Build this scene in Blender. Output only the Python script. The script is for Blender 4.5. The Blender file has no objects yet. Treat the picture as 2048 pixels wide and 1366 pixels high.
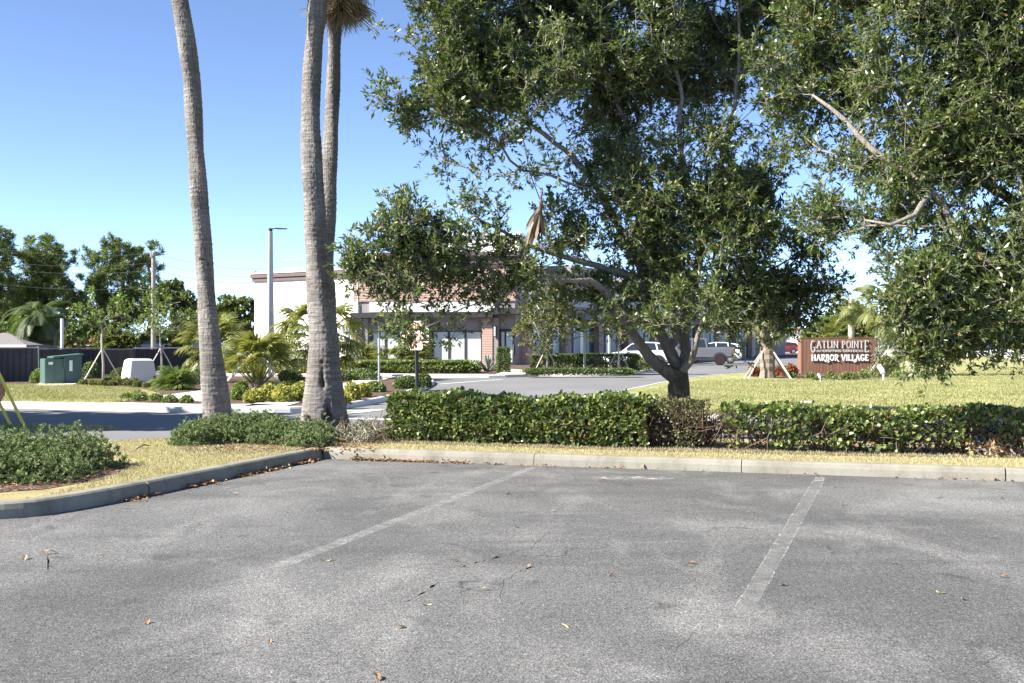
import bpy, bmesh, math, random
import numpy as np
from mathutils import Vector, Matrix

# ------------------------------------------------------------------ camera, sky, sun, exposure
SC = bpy.context.scene
F, HX, HY, CH = 2250.0, 1024.0, 686.0, 1.6
cam_d = bpy.data.cameras.new('camera'); cam = bpy.data.objects.new('camera', cam_d)
SC.collection.objects.link(cam); SC.camera = cam
cam.location = (0, 0, CH); cam.rotation_euler = (math.radians(90), 0, 0)
cam_d.sensor_width = 36; cam_d.lens = F / 2048 * 36
cam_d.shift_y = 3.0 / 2048
cam_d.clip_start = 0.1; cam_d.clip_end = 6000

SUN_AZ = math.atan2(-0.945, -0.33)          # compass angle of the sun, measured from +Y towards +X
SUN_EL = math.radians(37)
w = bpy.data.worlds.new('World'); SC.world = w; w.use_nodes = True
nt = w.node_tree; nt.nodes.clear()
wo = nt.nodes.new('ShaderNodeOutputWorld'); bg = nt.nodes.new('ShaderNodeBackground'); sk = nt.nodes.new('ShaderNodeTexSky')
sk.sky_type = 'NISHITA'; sk.sun_disc = False; sk.sun_elevation = SUN_EL; sk.sun_rotation = SUN_AZ
sk.air_density = 0.4; sk.dust_density = 0.0; sk.ozone_density = 1.0; sk.altitude = 1500
bg.inputs['Strength'].default_value = 0.130
hs = nt.nodes.new('ShaderNodeHueSaturation'); hs.inputs['Saturation'].default_value = 1.0
nt.links.new(sk.outputs[0], hs.inputs['Color']); nt.links.new(hs.outputs[0], bg.inputs[0]); nt.links.new(bg.outputs[0], wo.inputs[0])
sd = bpy.data.lights.new('sun', 'SUN'); sun = bpy.data.objects.new('sun', sd); SC.collection.objects.link(sun)
sd.energy = 5.0; sd.angle = math.radians(0.5); sd.color = (1.0, 0.95, 0.87)
to_sun = Vector((math.sin(SUN_AZ) * math.cos(SUN_EL), math.cos(SUN_AZ) * math.cos(SUN_EL), math.sin(SUN_EL)))
sun.rotation_euler = to_sun.to_track_quat('Z', 'Y').to_euler()
SC.view_settings.view_transform = 'Standard'; SC.view_settings.look = 'None'
SC.view_settings.gamma = 1; SC.view_settings.use_curve_mapping = False
SC.view_settings.exposure = 1.58
SC.cycles.max_bounces = 6; SC.cycles.transparent_max_bounces = 6
try:
    SC.cycles.use_denoising = True
except Exception: pass

random.seed(7); RNG = np.random.default_rng(7)
COL = SC.collection

def P(x, y, Z): return Vector(((x - HX) / F * Z, Z, CH - (y - HY) / F * Z))
def G(x, y, z=0.0):
    Z = (CH - z) * F / (y - HY)
    return ((x - HX) / F * Z, Z)
def GV(x, y, z=0.0):
    a = G(x, y, z); return Vector((a[0], a[1], z))

# ------------------------------------------------------------------ object helpers
def tag(o, label=None, cat=None, group=None, kind=None):
    if label: o['label'] = label
    if cat: o['category'] = cat
    if group: o['group'] = group
    if kind: o['kind'] = kind
    return o
def empty(name, loc=(0, 0, 0), rz=0.0, label=None, cat=None, group=None):
    o = bpy.data.objects.new(name, None); COL.objects.link(o)
    o.location = loc; o.rotation_euler = (0, 0, rz); o.empty_display_size = .2
    return tag(o, label, cat, group)
def mesh_np(name, V, Fc, attr=None):
    V = np.asarray(V, np.float32); Fc = np.asarray(Fc, np.int32)
    me = bpy.data.meshes.new(name)
    me.vertices.add(len(V)); me.vertices.foreach_set('co', V.ravel())
    k = Fc.shape[1]; n = Fc.shape[0]
    me.loops.add(n * k); me.loops.foreach_set('vertex_index', Fc.ravel())
    me.polygons.add(n)
    me.polygons.foreach_set('loop_start', np.arange(0, n * k, k, dtype=np.int32))
    me.update(calc_edges=True)
    if attr is not None:
        for an, av in attr.items():
            a = me.attributes.new(an, 'FLOAT', 'POINT'); a.data.foreach_set('value', np.asarray(av, np.float32))
    return me
def link(me, name, mat=None, parent=None, loc=None, smooth=False):
    o = bpy.data.objects.new(name, me); COL.objects.link(o)
    if mat is not None and len(me.materials) == 0: me.materials.append(mat)
    if parent is not None: o.parent = parent
    if loc is not None: o.location = loc
    if smooth: me.polygons.foreach_set('use_smooth', [True] * len(me.polygons))
    return o
def kids(o): return [c for c in bpy.data.objects if c.parent == o]
def copy_tree(o, loc=None, rz=None, sc=None, parent=None, _ch=None):
    if _ch is None:
        _ch = {}
        for c in bpy.data.objects:
            if c.parent: _ch.setdefault(c.parent.name, []).append(c)
    c = o.copy(); COL.objects.link(c)
    if parent is not None: c.parent = parent
    if loc is not None: c.location = loc
    if rz is not None: c.rotation_euler = (0, 0, rz)
    if sc is not None: c.scale = (sc, sc, sc) if not isinstance(sc, tuple) else sc
    for k in _ch.get(o.name, []): copy_tree(k, parent=c, _ch=_ch)
    return c

class MB:
    def __init__(s): s.v = []; s.f = []
    def add(s, vs, fs):
        b = len(s.v); s.v.extend([tuple(x) for x in vs]); s.f.extend([tuple(b + i for i in f) for f in fs]); return s
    def box(s, x0, x1, y0, y1, z0, z1):
        vs = [(x0,y0,z0),(x1,y0,z0),(x1,y1,z0),(x0,y1,z0),(x0,y0,z1),(x1,y0,z1),(x1,y1,z1),(x0,y1,z1)]
        return s.add(vs, [(0,3,2,1),(4,5,6,7),(0,1,5,4),(1,2,6,5),(2,3,7,6),(3,0,4,7)])
    def hexa(s, vs):      # 8 points: bottom ring, top ring
        return s.add(vs, [(0,3,2,1),(4,5,6,7),(0,1,5,4),(1,2,6,5),(2,3,7,6),(3,0,4,7)])
    def tube(s, pts, rads, n=8, cap=True):
        pts = [Vector(p) for p in pts]
        if not isinstance(rads, (list, tuple)): rads = [rads] * len(pts)
        b = len(s.v); prev = None
        for i, p in enumerate(pts):
            t = (pts[min(i+1, len(pts)-1)] - pts[max(i-1, 0)])
            t = t.normalized() if t.length > 1e-9 else Vector((0,0,1))
            if prev is None:
                a = t.cross(Vector((0,0,1)) if abs(t.z) < .9 else Vector((1,0,0))).normalized()
            else:
                a = (prev - t * prev.dot(t)); a = a.normalized() if a.length > 1e-6 else t.orthogonal().normalized()
            prev = a; c = t.cross(a)
            for k in range(n):
                an = 2 * math.pi * k / n
                s.v.append(tuple(p + (a * math.cos(an) + c * math.sin(an)) * rads[i]))
        for i in range(len(pts) - 1):
            for k in range(n):
                s.f.append((b+i*n+k, b+i*n+(k+1)%n, b+(i+1)*n+(k+1)%n, b+(i+1)*n+k))
        if cap:
            s.f.append(tuple(b+k for k in range(n))[::-1]); s.f.append(tuple(b+(len(pts)-1)*n+k for k in range(n)))
        return s
    def prism(s, poly, z0, z1):
        n = len(poly); b = len(s.v)
        s.v += [(x,y,z0) for x,y in poly] + [(x,y,z1) for x,y in poly]
        s.f.append(tuple(b+n+i for i in range(n))); s.f.append(tuple(b+n-1-i for i in range(n)))
        s.f += [(b+i, b+(i+1)%n, b+n+(i+1)%n, b+n+i) for i in range(n)]
        return s
    def build(s, name, mat=None, parent=None, smooth=False, bevel=0, loc=None):
        me = bpy.data.meshes.new(name); me.from_pydata(s.v, [], s.f); me.update()
        if bevel:
            bm = bmesh.new(); bm.from_mesh(me)
            bmesh.ops.remove_doubles(bm, verts=bm.verts, dist=1e-5)
            es = [e for e in bm.edges if len(e.link_faces) == 2 and e.calc_face_angle(0) > .6]
            bmesh.ops.bevel(bm, geom=es, offset=bevel, segments=2, affect='EDGES', clamp_overlap=True)
            bm.to_mesh(me); bm.free()
        return link(me, name, mat, parent, loc, smooth)
class Frame:              # a vertical face: origin a, running to b; out = towards the viewer side given
    def __init__(s, a, b, out):
        s.a = Vector((a[0], a[1], 0)); d = Vector((b[0]-a[0], b[1]-a[1], 0)); s.L = d.length; s.u = d.normalized()
        n = Vector((s.u.y, -s.u.x, 0)); s.n = n if n.dot(Vector((out[0], out[1], 0))) > 0 else -n
    def p(s, u, d, z): q = s.a + s.u*u + s.n*d; return (q.x, q.y, z)
    def box(s, m, u0, u1, d0, d1, z0, z1):
        m.hexa([s.p(u0,d0,z0), s.p(u1,d0,z0), s.p(u1,d1,z0), s.p(u0,d1,z0), s.p(u0,d0,z1), s.p(u1,d0,z1), s.p(u1,d1,z1), s.p(u0,d1,z1)]); return m
    def ux(s, px):        # where the sight line of picture column px meets the face
        k = (px - HX) / F
        # a.x+u.x*t = k*(a.y+u.y*t)
        return (k*s.a.y - s.a.x) / (s.u.x - k*s.u.y)
def sheet(name, poly, z, mat, parent=None, thick=0.0, kind='structure', sub=0):
    """flat polygon (or slab when thick) on the ground"""
    bm = bmesh.new()
    vs = [bm.verts.new((x, y, z)) for x, y in poly]
    f = bm.faces.new(vs)
    if f.normal.z < 0 or True:
        f.normal_update()
        if f.normal.z < 0: f.normal_flip()
    if thick:
        n = len(vs); lo = [bm.verts.new((v.co.x, v.co.y, z - thick)) for v in vs]
        for i in range(n): bm.faces.new((vs[i], lo[i], lo[(i+1) % n], vs[(i+1) % n]))
    bmesh.ops.triangulate(bm, faces=[x for x in bm.faces if len(x.verts) > 4])
    bmesh.ops.recalc_face_normals(bm, faces=bm.faces) if thick else None
    me = bpy.data.meshes.new(name); bm.to_mesh(me); bm.free()
    o = link(me, name, mat, parent)
    if kind: o['kind'] = kind
    return o
def strip(path, width, side=1):
    """polygon of a band along a path, offset to one side"""
    pts = [Vector((p[0], p[1], 0)) for p in path]; off = []
    for i, p in enumerate(pts):
        t = (pts[min(i+1, len(pts)-1)] - pts[max(i-1, 0)]).normalized()
        nn = Vector((-t.y, t.x, 0)) * side * width; off.append(p + nn)
    return [(p.x, p.y) for p in pts] + [(p.x, p.y) for p in reversed(off)]
def kerb_run(mb, path, side, z0=-.02, h=.15, w=.15, gut=0.0):
    """rounded kerb profile swept along a path (face on the path)"""
    pts = [Vector((p[0], p[1], 0)) for p in path]
    prof = [(-.0, z0), (.012, h*.55), (.03, h*.86), (.055, h*.97), (.09, h), (w, h), (w, z0)]
    b = len(mb.v); k = len(prof)
    for i, p in enumerate(pts):
        t = (pts[min(i+1, len(pts)-1)] - pts[max(i-1, 0)]).normalized()
        nn = Vector((-t.y, t.x, 0)) * side
        for d, z in prof: q = p + nn*d; mb.v.append((q.x, q.y, z))
    for i in range(len(pts)-1):
        for j in range(k-1):
            mb.f.append((b+i*k+j, b+(i+1)*k+j, b+(i+1)*k+j+1, b+i*k+j+1))
    mb.f.append(tuple(b+j for j in range(k))); mb.f.append(tuple(b+(len(pts)-1)*k+j for j in range(k))[::-1])
def resample(path, step):
    out = [path[0]]
    for a, b in zip(path, path[1:]):
        n = max(1, int(math.hypot(b[0]-a[0], b[1]-a[1]) / step))
        for i in range(1, n+1): out.append((a[0]+(b[0]-a[0])*i/n, a[1]+(b[1]-a[1])*i/n))
    return out
def smooth_path(path, it=2):
    for _ in range(it):
        q = [path[0]]
        for a, b in zip(path, path[1:]):
            q.append((a[0]*.75+b[0]*.25, a[1]*.75+b[1]*.25)); q.append((a[0]*.25+b[0]*.75, a[1]*.25+b[1]*.75))
        q.append(path[-1]); path = q
    return path

# ------------------------------------------------------------------ materials
class NM:
    def __init__(s, name):
        s.m = bpy.data.materials.new(name); s.m.use_nodes = True; s.t = s.m.node_tree; s.t.nodes.clear()
        s.out = s.t.nodes.new('ShaderNodeOutputMaterial')
    def n(s, typ, **kw):
        x = s.t.nodes.new('ShaderNode' + typ)
        for k, v in kw.items():
            if k.startswith('i_'):
                key = k[2:].replace('_', ' '); x.inputs[key].default_value = v
            else: setattr(x, k, v)
        return x
    def l(s, a, b): s.t.links.new(a, b)
    def ramp(s, fac, stops, interp='LINEAR'):
        r = s.n('ValToRGB'); r.color_ramp.interpolation = interp
        e = r.color_ramp.elements
        while len(e) < len(stops): e.new(.5)
        for el, (p, c) in zip(e, stops):
            el.position = p; el.color = (c, c, c, 1) if not isinstance(c, (tuple, list)) else (*c, 1)
        if fac is not None: s.l(fac, r.inputs[0])
        return r.outputs[0]
    def mix(s, a, b, fac, mode='MIX'):
        x = s.n('Mix', data_type='RGBA', blend_type=mode)
        for src, i in ((fac, 0), (a, 6), (b, 7)):
            if isinstance(src, (int, float)): x.inputs[i].default_value = src
            elif isinstance(src, tuple): x.inputs[i].default_value = (*src, 1)
            else: s.l(src, x.inputs[i])
        return x.outputs[2]
    def co(s, obj=True, scale=None):
        c = s.n('TexCoord').outputs['Object'] if obj else s.n('NewGeometry').outputs['Position']
        if scale:
            m = s.n('Mapping'); m.inputs['Scale'].default_value = scale; s.l(c, m.inputs[0]); c = m.outputs[0]
        return c
    def noise(s, co, scale, detail=4, rough=.55, dist=0):
        x = s.n('TexNoise'); x.inputs['Scale'].default_value = scale; x.inputs['Detail'].default_value = detail
        x.inputs['Roughness'].default_value = rough; x.inputs['Distortion'].default_value = dist
        s.l(co, x.inputs['Vector']); return x.outputs[0]
    def bump(s, h, strength, dist=.01, prev=None):
        b = s.n('Bump'); b.inputs['Strength'].default_value = strength; b.inputs['Distance'].default_value = dist
        s.l(h, b.inputs['Height'])
        if prev is not None: s.l(prev, b.inputs['Normal'])
        return b.outputs[0]
    def pbr(s, col, rough=.6, spec=.5, metal=0, normal=None, **kw):
        p = s.n('BsdfPrincipled')
        for src, k in ((col, 'Base Color'), (rough, 'Roughness'), (spec, 'Specular IOR Level'), (metal, 'Metallic')):
            if isinstance(src, (int, float)): p.inputs[k].default_value = src
            elif isinstance(src, tuple): p.inputs[k].default_value = (*src, 1)
            else: s.l(src, p.inputs[k])
        for k, v in kw.items(): p.inputs[k.replace('_', ' ')].default_value = v
        if normal is not None: s.l(normal, p.inputs['Normal'])
        s.l(p.outputs[0], s.out.inputs[0]); s.p = p; return s.m
def plain(name, col, rough=.6, spec=.4, metal=0, var=.15, vscale=3, bump=0, bscale=60, **kw):
    m = NM(name); c = m.co(False)
    nz = m.noise(c, vscale, 5)
    d = tuple(x * (1 - var) for x in col); l_ = tuple(min(1, x * (1 + var)) for x in col)
    cc = m.mix(d, l_, nz)
    nrm = m.bump(m.noise(c, bscale, 3), bump, .01) if bump else None
    return m.pbr(cc, rough, spec, metal, nrm, **kw)
def leaf_mat(name, stops, rough=.4, spec=.5, trans=.25, tcol=(.25,.4,.05), back=1.35):
    m = NM(name)
    a = m.n('Attribute', attribute_name='tint').outputs['Fac']
    c = m.ramp(a, stops)
    lite = m.mix(c, (.18,.20,.12), .28)
    bf = m.n('NewGeometry').outputs['Backfacing']
    cc = m.mix(c, lite, bf)
    m.pbr(cc, rough, spec); p = m.p
    t = m.n('BsdfTranslucent'); tc = m.mix(c, tcol, .5); m.l(tc, t.inputs[0])
    ms = m.n('MixShader'); ms.inputs[0].default_value = trans
    m.l(p.outputs[0], ms.inputs[1]); m.l(t.outputs[0], ms.inputs[2]); m.l(ms.outputs[0], m.out.inputs[0])
    return m.m

M = {}
def worn(m, col, lo, hi, mx):
    c = m.co(False); p = m.n('BsdfPrincipled'); p.inputs['Base Color'].default_value = (*col, 1); p.inputs['Roughness'].default_value = .8
    cc = m.mix(col, m.ramp(m.noise(c, 75, 3, .65), [(.32,.5),(.68,1.4)]), .6, 'MULTIPLY'); m.l(cc, p.inputs['Base Color'])
    tr = m.n('BsdfTransparent'); ms = m.n('MixShader')
    f = m.mix(m.ramp(m.noise(c, 7, 6, .75), [(lo, 0.0), (hi, mx)]), m.ramp(m.noise(c, 60, 2, .6), [(.38, .35), (.6, 1.0)]), 1.0, 'MULTIPLY')
    m.l(f, ms.inputs[0]); m.l(tr.outputs[0], ms.inputs[1]); m.l(p.outputs[0], ms.inputs[2]); m.l(ms.outputs[0], m.out.inputs[0]); return m.m
def mats():
    # worn asphalt of the car park
    m = NM('lot_asphalt'); c = m.co(False)
    big = m.noise(c, .28, 6, .6, .6); mid = m.noise(m.co(False, (1, .45, 1)), 1.1, 5, .6, .8)
    v = m.n('TexVoronoi'); v.inputs['Scale'].default_value = 95; m.l(c, v.inputs['Vector'])
    fine = m.noise(c, 75, 3, .65)
    tone = m.ramp(big, [(.32, (.088,.086,.082)), (.46, (.116,.114,.109)), (.56, (.152,.149,.142)), (.70, (.205,.200,.189))])
    tone = m.mix(tone, (.235,.228,.215), m.ramp(mid, [(.50, 0.0), (.66, .6)]))
    tone = m.mix(tone, (.075,.074,.073), m.ramp(m.noise(m.co(False, (.30, 1, 1)), .8, 4, .6, 1.2), [(.50, 0.0), (.68, .55)]))
    tone = m.mix(tone, (.06,.058,.055), m.ramp(m.noise(m.co(False, (1, .8, 1)), 2.6, 2, .4, .3), [(.66, 0.0), (.74, .55)]))
    sp = m.ramp(v.outputs['Color'], [(.0, .30), (.45, .95), (.8, 1.3), (1.0, 2.3)])
    gm = m.ramp(m.noise(c, 26, 4, .75), [(.30, .55), (.5, 1.0), (.70, 1.45)]); tone = m.mix(tone, gm, .75, 'MULTIPLY')
    tone = m.mix(tone, sp, .8, 'MULTIPLY')
    gr = m.ramp(fine, [(.32, .38), (.5, 1.0), (.68, 1.55)])
    tone = m.mix(tone, gr, .7, 'MULTIPLY')
    # cracks
    cv = m.n('TexVoronoi', feature='DISTANCE_TO_EDGE'); cv.inputs['Scale'].default_value = .62
    wc = m.n('Mix', data_type='VECTOR'); nz = m.n('TexNoise'); nz.inputs['Scale'].default_value = 2.2; nz.inputs['Detail'].default_value = 8; m.l(c, nz.inputs['Vector'])
    wc.inputs[0].default_value = .42; m.l(c, wc.inputs[4]); m.l(nz.outputs['Color'], wc.inputs[5]); m.l(wc.outputs[1], cv.inputs['Vector'])
    ck = m.ramp(cv.outputs['Distance'], [(.0, 1.0), (.002, .7), (.005, 0.0)])
    msk = m.ramp(m.noise(c, .9, 3), [(.52, 0.0), (.60, .9)])
    ckm = m.mix((0,0,0), ck, msk)
    cv2 = m.n('TexVoronoi', feature='DISTANCE_TO_EDGE'); cv2.inputs['Scale'].default_value = 3.6; m.l(wc.outputs[1], cv2.inputs['Vector'])
    ck2 = m.ramp(cv2.outputs['Distance'], [(.0, .8), (.006, .5), (.014, 0.0)])
    ck2m = m.mix((0,0,0), ck2, m.ramp(m.noise(c, 2.3, 3), [(.60, 0.0), (.66, .6)]))
    call = m.mix(ckm, ck2m, 1.0, 'LIGHTEN')
    tone = m.mix(tone, (.03,.03,.03), call)
    nb = m.bump(v.outputs['Distance'], .55, .006); nb = m.bump(fine, .9, .008, nb)
    M['lot'] = m.pbr(tone, .82, .35, 0, nb)
    # road asphalt, newer
    m = NM('road_asphalt'); c = m.co(False)
    tone = m.ramp(m.noise(c, .22, 5, .6, .5), [(.3, (.155,.152,.15)), (.7, (.205,.20,.195))])
    tone = m.mix(tone, m.ramp(m.noise(c, 40, 3, .7), [(.3,.8),(.7,1.2)]), .5, 'MULTIPLY')
    tone = m.mix(tone, (.10,.10,.105), m.ramp(m.noise(m.co(False, (.12, 1, 1)), .9, 5), [(.55, 0.0), (.75, .45)]))
    M['road'] = m.pbr(tone, .85, .3, 0, m.bump(m.noise(c, 120, 3), .5, .006))
    # concrete kerb
    def conc(name, a, b, stain):
        m = NM(name); c = m.co(False)
        t = m.ramp(m.noise(c, 1.6, 6, .65), [(.3, a), (.7, b)])
        t = m.mix(t, stain, m.ramp(m.noise(m.co(False, (2.2, 2.2, .6)), 1.5, 6, .7), [(.5, 0.0), (.72, .6)]))
        t = m.mix(t, m.ramp(m.noise(c, 60, 4, .7), [(.3,.82),(.7,1.15)]), .7, 'MULTIPLY')
        return m.pbr(t, .88, .25, 0, m.bump(m.noise(c, 90, 4), .45, .005))
    M['kerb'] = conc('kerb_concrete', (.20,.187,.150), (.29,.272,.222), (.085,.08,.065))
    M['kerb_new'] = conc('new_concrete', (.52,.50,.46), (.66,.64,.60), (.40,.38,.34))
    M['walk'] = conc('walk_concrete', (.60,.58,.53), (.72,.70,.65), (.5,.48,.42))
    # lawn
    m = NM('lawn'); c = m.co(False)
    t = m.ramp(m.noise(c, .35, 6, .65), [(.28, (.22,.24,.08)), (.5, (.345,.34,.135)), (.72, (.46,.42,.21))])
    t = m.mix(t, m.ramp(m.noise(m.co(False, (1,.5,1)), 6, 6, .8), [(.32,.45),(.68,1.45)]), .8, 'MULTIPLY')
    M['lawn'] = m.pbr(t, .9, .15, 0, m.bump(m.noise(c, 30, 4, .8), .9, .05))
    m = NM('dry_turf_soil'); c = m.co(False)
    t = m.ramp(m.noise(c, 3, 6, .7), [(.3, (.28,.23,.11)), (.7, (.44,.38,.20))])
    M['turfsoil'] = m.pbr(t, .95, .1, 0, m.bump(m.noise(c, 60, 4), .8, .02))
    m = NM('mulch'); c = m.co(False)
    v = m.n('TexVoronoi'); v.inputs['Scale'].default_value = 22; m.l(m.co(False, (1, 2.2, 1)), v.inputs['Vector'])
    t = m.ramp(v.outputs['Color'], [(.1, (.05,.03,.022)), (.5, (.14,.09,.065)), (.9, (.30,.22,.17))])
    M['mulch'] = m.pbr(t, .95, .1, 0, m.bump(v.outputs['Distance'], 1.0, .03))
    M['terrain'] = plain('far_ground', (.15,.16,.06), .95, .1, 0, .4, .05)
    # paints
    M['white_paint'] = plain('worn_white_paint', (.62,.61,.58), .7, .3, 0, .12, 6)
    m = NM('faded_stripe'); c = m.co(False)
    t = m.ramp(m.noise(c, 9, 6, .7), [(.35, (.165,.165,.163)), (.65, (.255,.252,.245))])
    t = m.mix(t, m.ramp(m.noise(c, 75, 3, .65), [(.32,.45),(.68,1.5)]), .6, 'MULTIPLY')
    M['stripe_faint'] = worn(m, (.36,.355,.34), .36, .62, .80)
    m = NM('blackout_stripe'); c = m.co(False)
    t = m.ramp(m.noise(c, 5, 6, .7), [(.35, (.115,.116,.118)), (.7, (.185,.185,.185))])
    t = m.mix(t, m.ramp(m.noise(c, 75, 3, .65), [(.32,.5),(.68,1.4)]), .5, 'MULTIPLY')
    M['stripe_dark'] = worn(m, (.27,.268,.255), .32, .60, .80)
    m = NM('flaking_paint'); c = m.co(False)
    t = m.mix((.16,.16,.16), (.46,.45,.43), m.ramp(m.noise(c, 14, 6, .8), [(.46, 0.0), (.60, 1.0)]))
    M['flaky'] = worn(m, (.50,.49,.46), .44, .60, .95)
    # barks
    m = NM('palm_bark'); c = m.co(True)
    rings = m.noise(m.co(True, (2.2, 2.2, 34)), 1.0, 5, .7, .6)
    vert = m.noise(m.co(True, (26, 26, 3.0)), 1.0, 5, .7)
    t = m.ramp(m.noise(c, 1.1, 5, .6), [(.3, (.175,.155,.138)), (.7, (.33,.305,.28))])
    t = m.mix(t, m.ramp(rings, [(.32,.50),(.62,1.2)]), .8, 'MULTIPLY')
    t = m.mix(t, m.ramp(vert, [(.3,.55),(.7,1.25)]), .75, 'MULTIPLY')
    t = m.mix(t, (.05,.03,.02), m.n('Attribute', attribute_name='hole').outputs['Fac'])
    t = m.mix(t, (.10,.085,.07), m.ramp(m.noise(m.co(True, (1.2,1.2,.9)), 1.6, 6, .7), [(.54, 0.0), (.68, .65)]))
    nb = m.bump(rings, .9, .03); nb = m.bump(vert, .6, .02, nb)
    M['palm_bark'] = m.pbr(t, .93, .12, 0, nb)
    m = NM('oak_bark'); c = m.co(False)
    age = m.n('Attribute', attribute_name='age').outputs['Fac']
    t = m.mix((.40,.355,.30), (.10,.078,.06), age)
    t = m.mix(t, (.27,.25,.19), m.ramp(m.noise(c, 4, 6, .7), [(.52, 0.0), (.68, .7)]))
    fur = m.noise(m.co(False, (22, 22, 5)), 1.0, 6, .75)
    t = m.mix(t, m.ramp(fur, [(.3,.45),(.7,1.3)]), .8, 'MULTIPLY')
    M['oak_bark'] = m.pbr(t, .95, .1, 0, m.bump(fur, 1.0, .04))
    M['brown_bark'] = plain('brown_bark', (.16,.11,.08), .95, .1, 0, .35, 8, .8, 40)
    M['pale_bark'] = plain('pale_bark', (.42,.38,.31), .95, .1, 0, .3, 8, .5, 40)
    M['fibre_bark'] = plain('palm_boots', (.24,.19,.15), .95, .1, 0, .55, 14, 1.0, 30)
    # leaves
    M['oak_leaf'] = leaf_mat('oak_leaf', [(.0, (.028,.050,.012)), (.35, (.070,.106,.022)), (.65, (.135,.175,.038)), (.86, (.23,.255,.075)), (.955, (.27,.25,.06)), (.975, (.42,.17,.05)), (1, (.45,.24,.09))], .38, .6, .24)
    M['olive_leaf'] = leaf_mat('olive_leaf', [(.0, (.05,.055,.015)), (.5, (.12,.12,.03)), (.85, (.22,.20,.05)), (1, (.34,.24,.07))], .5, .4, .3)
    M['hedge_leaf'] = leaf_mat('hedge_leaf', [(.0, (.035,.06,.012)), (.4, (.09,.14,.022)), (.75, (.18,.24,.04)), (.93, (.30,.33,.08)), (.97, (.28,.14,.05)), (1, (.18,.05,.03))], .33, .55, .22)
    M['brown_leaf'] = leaf_mat('sparse_hedge_leaf', [(.0, (.04,.03,.015)), (.35, (.08,.065,.028)), (.65, (.07,.11,.03)), (1, (.20,.12,.06))], .5, .4, .2)
    M['juniper'] = leaf_mat('juniper_needle', [(.0, (.08,.12,.04)), (.5, (.19,.25,.105)), (.85, (.32,.38,.19)), (.93, (.40,.44,.25)), (1, (.34,.26,.16))], .8, .12, .2)
    M['grass_blade'] = leaf_mat('grass_blade', [(.0, (.26,.225,.10)), (.3, (.46,.40,.215)), (.6, (.62,.55,.34)), (.8, (.37,.37,.14)), (1, (.74,.67,.46))], .7, .25, .25, (.5,.45,.15))
    M['lawn_blade'] = leaf_mat('lawn_blade', [(.0, (.17,.20,.06)), (.4, (.32,.33,.12)), (.75, (.45,.42,.20)), (1, (.60,.54,.32))], .7, .25, .25, (.5,.45,.15))
    M['pine'] = leaf_mat('pine_needle', [(.0, (.045,.075,.022)), (.5, (.15,.19,.045)), (.85, (.32,.35,.08)), (1, (.40,.40,.14))], .6, .3, .2)
    M['fan'] = leaf_mat('fan_palm_leaf', [(.0, (.07,.11,.025)), (.5, (.17,.20,.04)), (.8, (.33,.30,.06)), (1, (.50,.38,.10))], .45, .45, .3, (.5,.5,.08))
    M['deadfan'] = leaf_mat('dead_palm_leaf', [(.0, (.10,.07,.045)), (.5, (.24,.18,.12)), (1, (.45,.36,.26))], .8, .2, .15, (.4,.3,.15))
    M['darkfrond'] = leaf_mat('dark_frond', [(.0, (.03,.055,.02)), (.6, (.08,.12,.035)), (1, (.18,.20,.06))], .45, .4, .25)
    M['yellow'] = leaf_mat('gold_shrub_leaf', [(.0, (.12,.15,.03)), (.4, (.34,.36,.06)), (.8, (.58,.54,.12)), (1, (.68,.64,.22))], .5, .4, .3, (.6,.6,.1))
    M['green'] = leaf_mat('shrub_leaf', [(.0, (.03,.055,.015)), (.5, (.08,.13,.03)), (.9, (.17,.22,.06)), (1, (.28,.28,.09))], .45, .45, .25)
    M['bright'] = leaf_mat('light_green_leaf', [(.0, (.06,.10,.02)), (.5, (.16,.22,.045)), (1, (.32,.36,.09))], .45, .45, .3)
    M['silver'] = leaf_mat('silver_leaf', [(.0, (.22,.26,.18)), (.5, (.40,.44,.34)), (1, (.60,.62,.52))], .6, .3, .2, (.5,.55,.4))
    M['red_leaf'] = leaf_mat('croton_leaf', [(.0, (.10,.015,.015)), (.4, (.24,.03,.02)), (.7, (.32,.12,.02)), (1, (.5,.34,.05))], .4, .5, .25, (.6,.1,.03))
    M['orange_leaf'] = leaf_mat('orange_flower', [(.0, (.4,.05,.02)), (1, (.75,.2,.04))], .6, .3, .2, (.8,.2,.05))
    M['dead_leaf'] = leaf_mat('fallen_leaf', [(.0, (.16,.06,.03)), (.4, (.36,.16,.07)), (.8, (.52,.30,.15)), (.9, (.62,.48,.30)), (1, (.30,.33,.08))], .7, .3, .1, (.5,.2,.05))
    M['agave'] = leaf_mat('agave_leaf', [(.0, (.16,.20,.17)), (1, (.42,.46,.42))], .6, .3, .1, (.3,.4,.2))
    # made things
    M['white_metal'] = plain('white_metal', (.72,.72,.72), .45, .5, 0, .06)
    M['grey_metal'] = plain('galvanised', (.42,.43,.44), .45, .5, .4, .12, 5)
    M['dark_metal'] = plain('dark_bronze_metal', (.035,.033,.033), .5, .5, 0, .2)
    M['black'] = plain('black_fence_coat', (.016,.016,.018), .55, .4, 0, .2)
    M['mesh'] = plain('grey_privacy_mesh', (.07,.072,.08), .8, .2, 0, .35, 1.5)
    M['pole_conc'] = plain('square_pole_concrete', (.50,.50,.49), .8, .3, 0, .1, 2)
    M['wood_pole'] = plain('weathered_pole', (.34,.31,.28), .9, .2, 0, .25, 5)
    M['stake'] = plain('stake_timber', (.55,.50,.42), .9, .2, 0, .2, 6)
    M['yellowpl'] = plain('yellow_plastic', (.72,.55,.06), .5, .4, 0, .1)
    M['green_box'] = plain('transformer_green', (.075,.13,.108), .5, .45, 0, .12, 3)
    M['cream_box'] = plain('cream_fibreglass', (.80,.78,.72), .55, .4, 0, .06)
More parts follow.
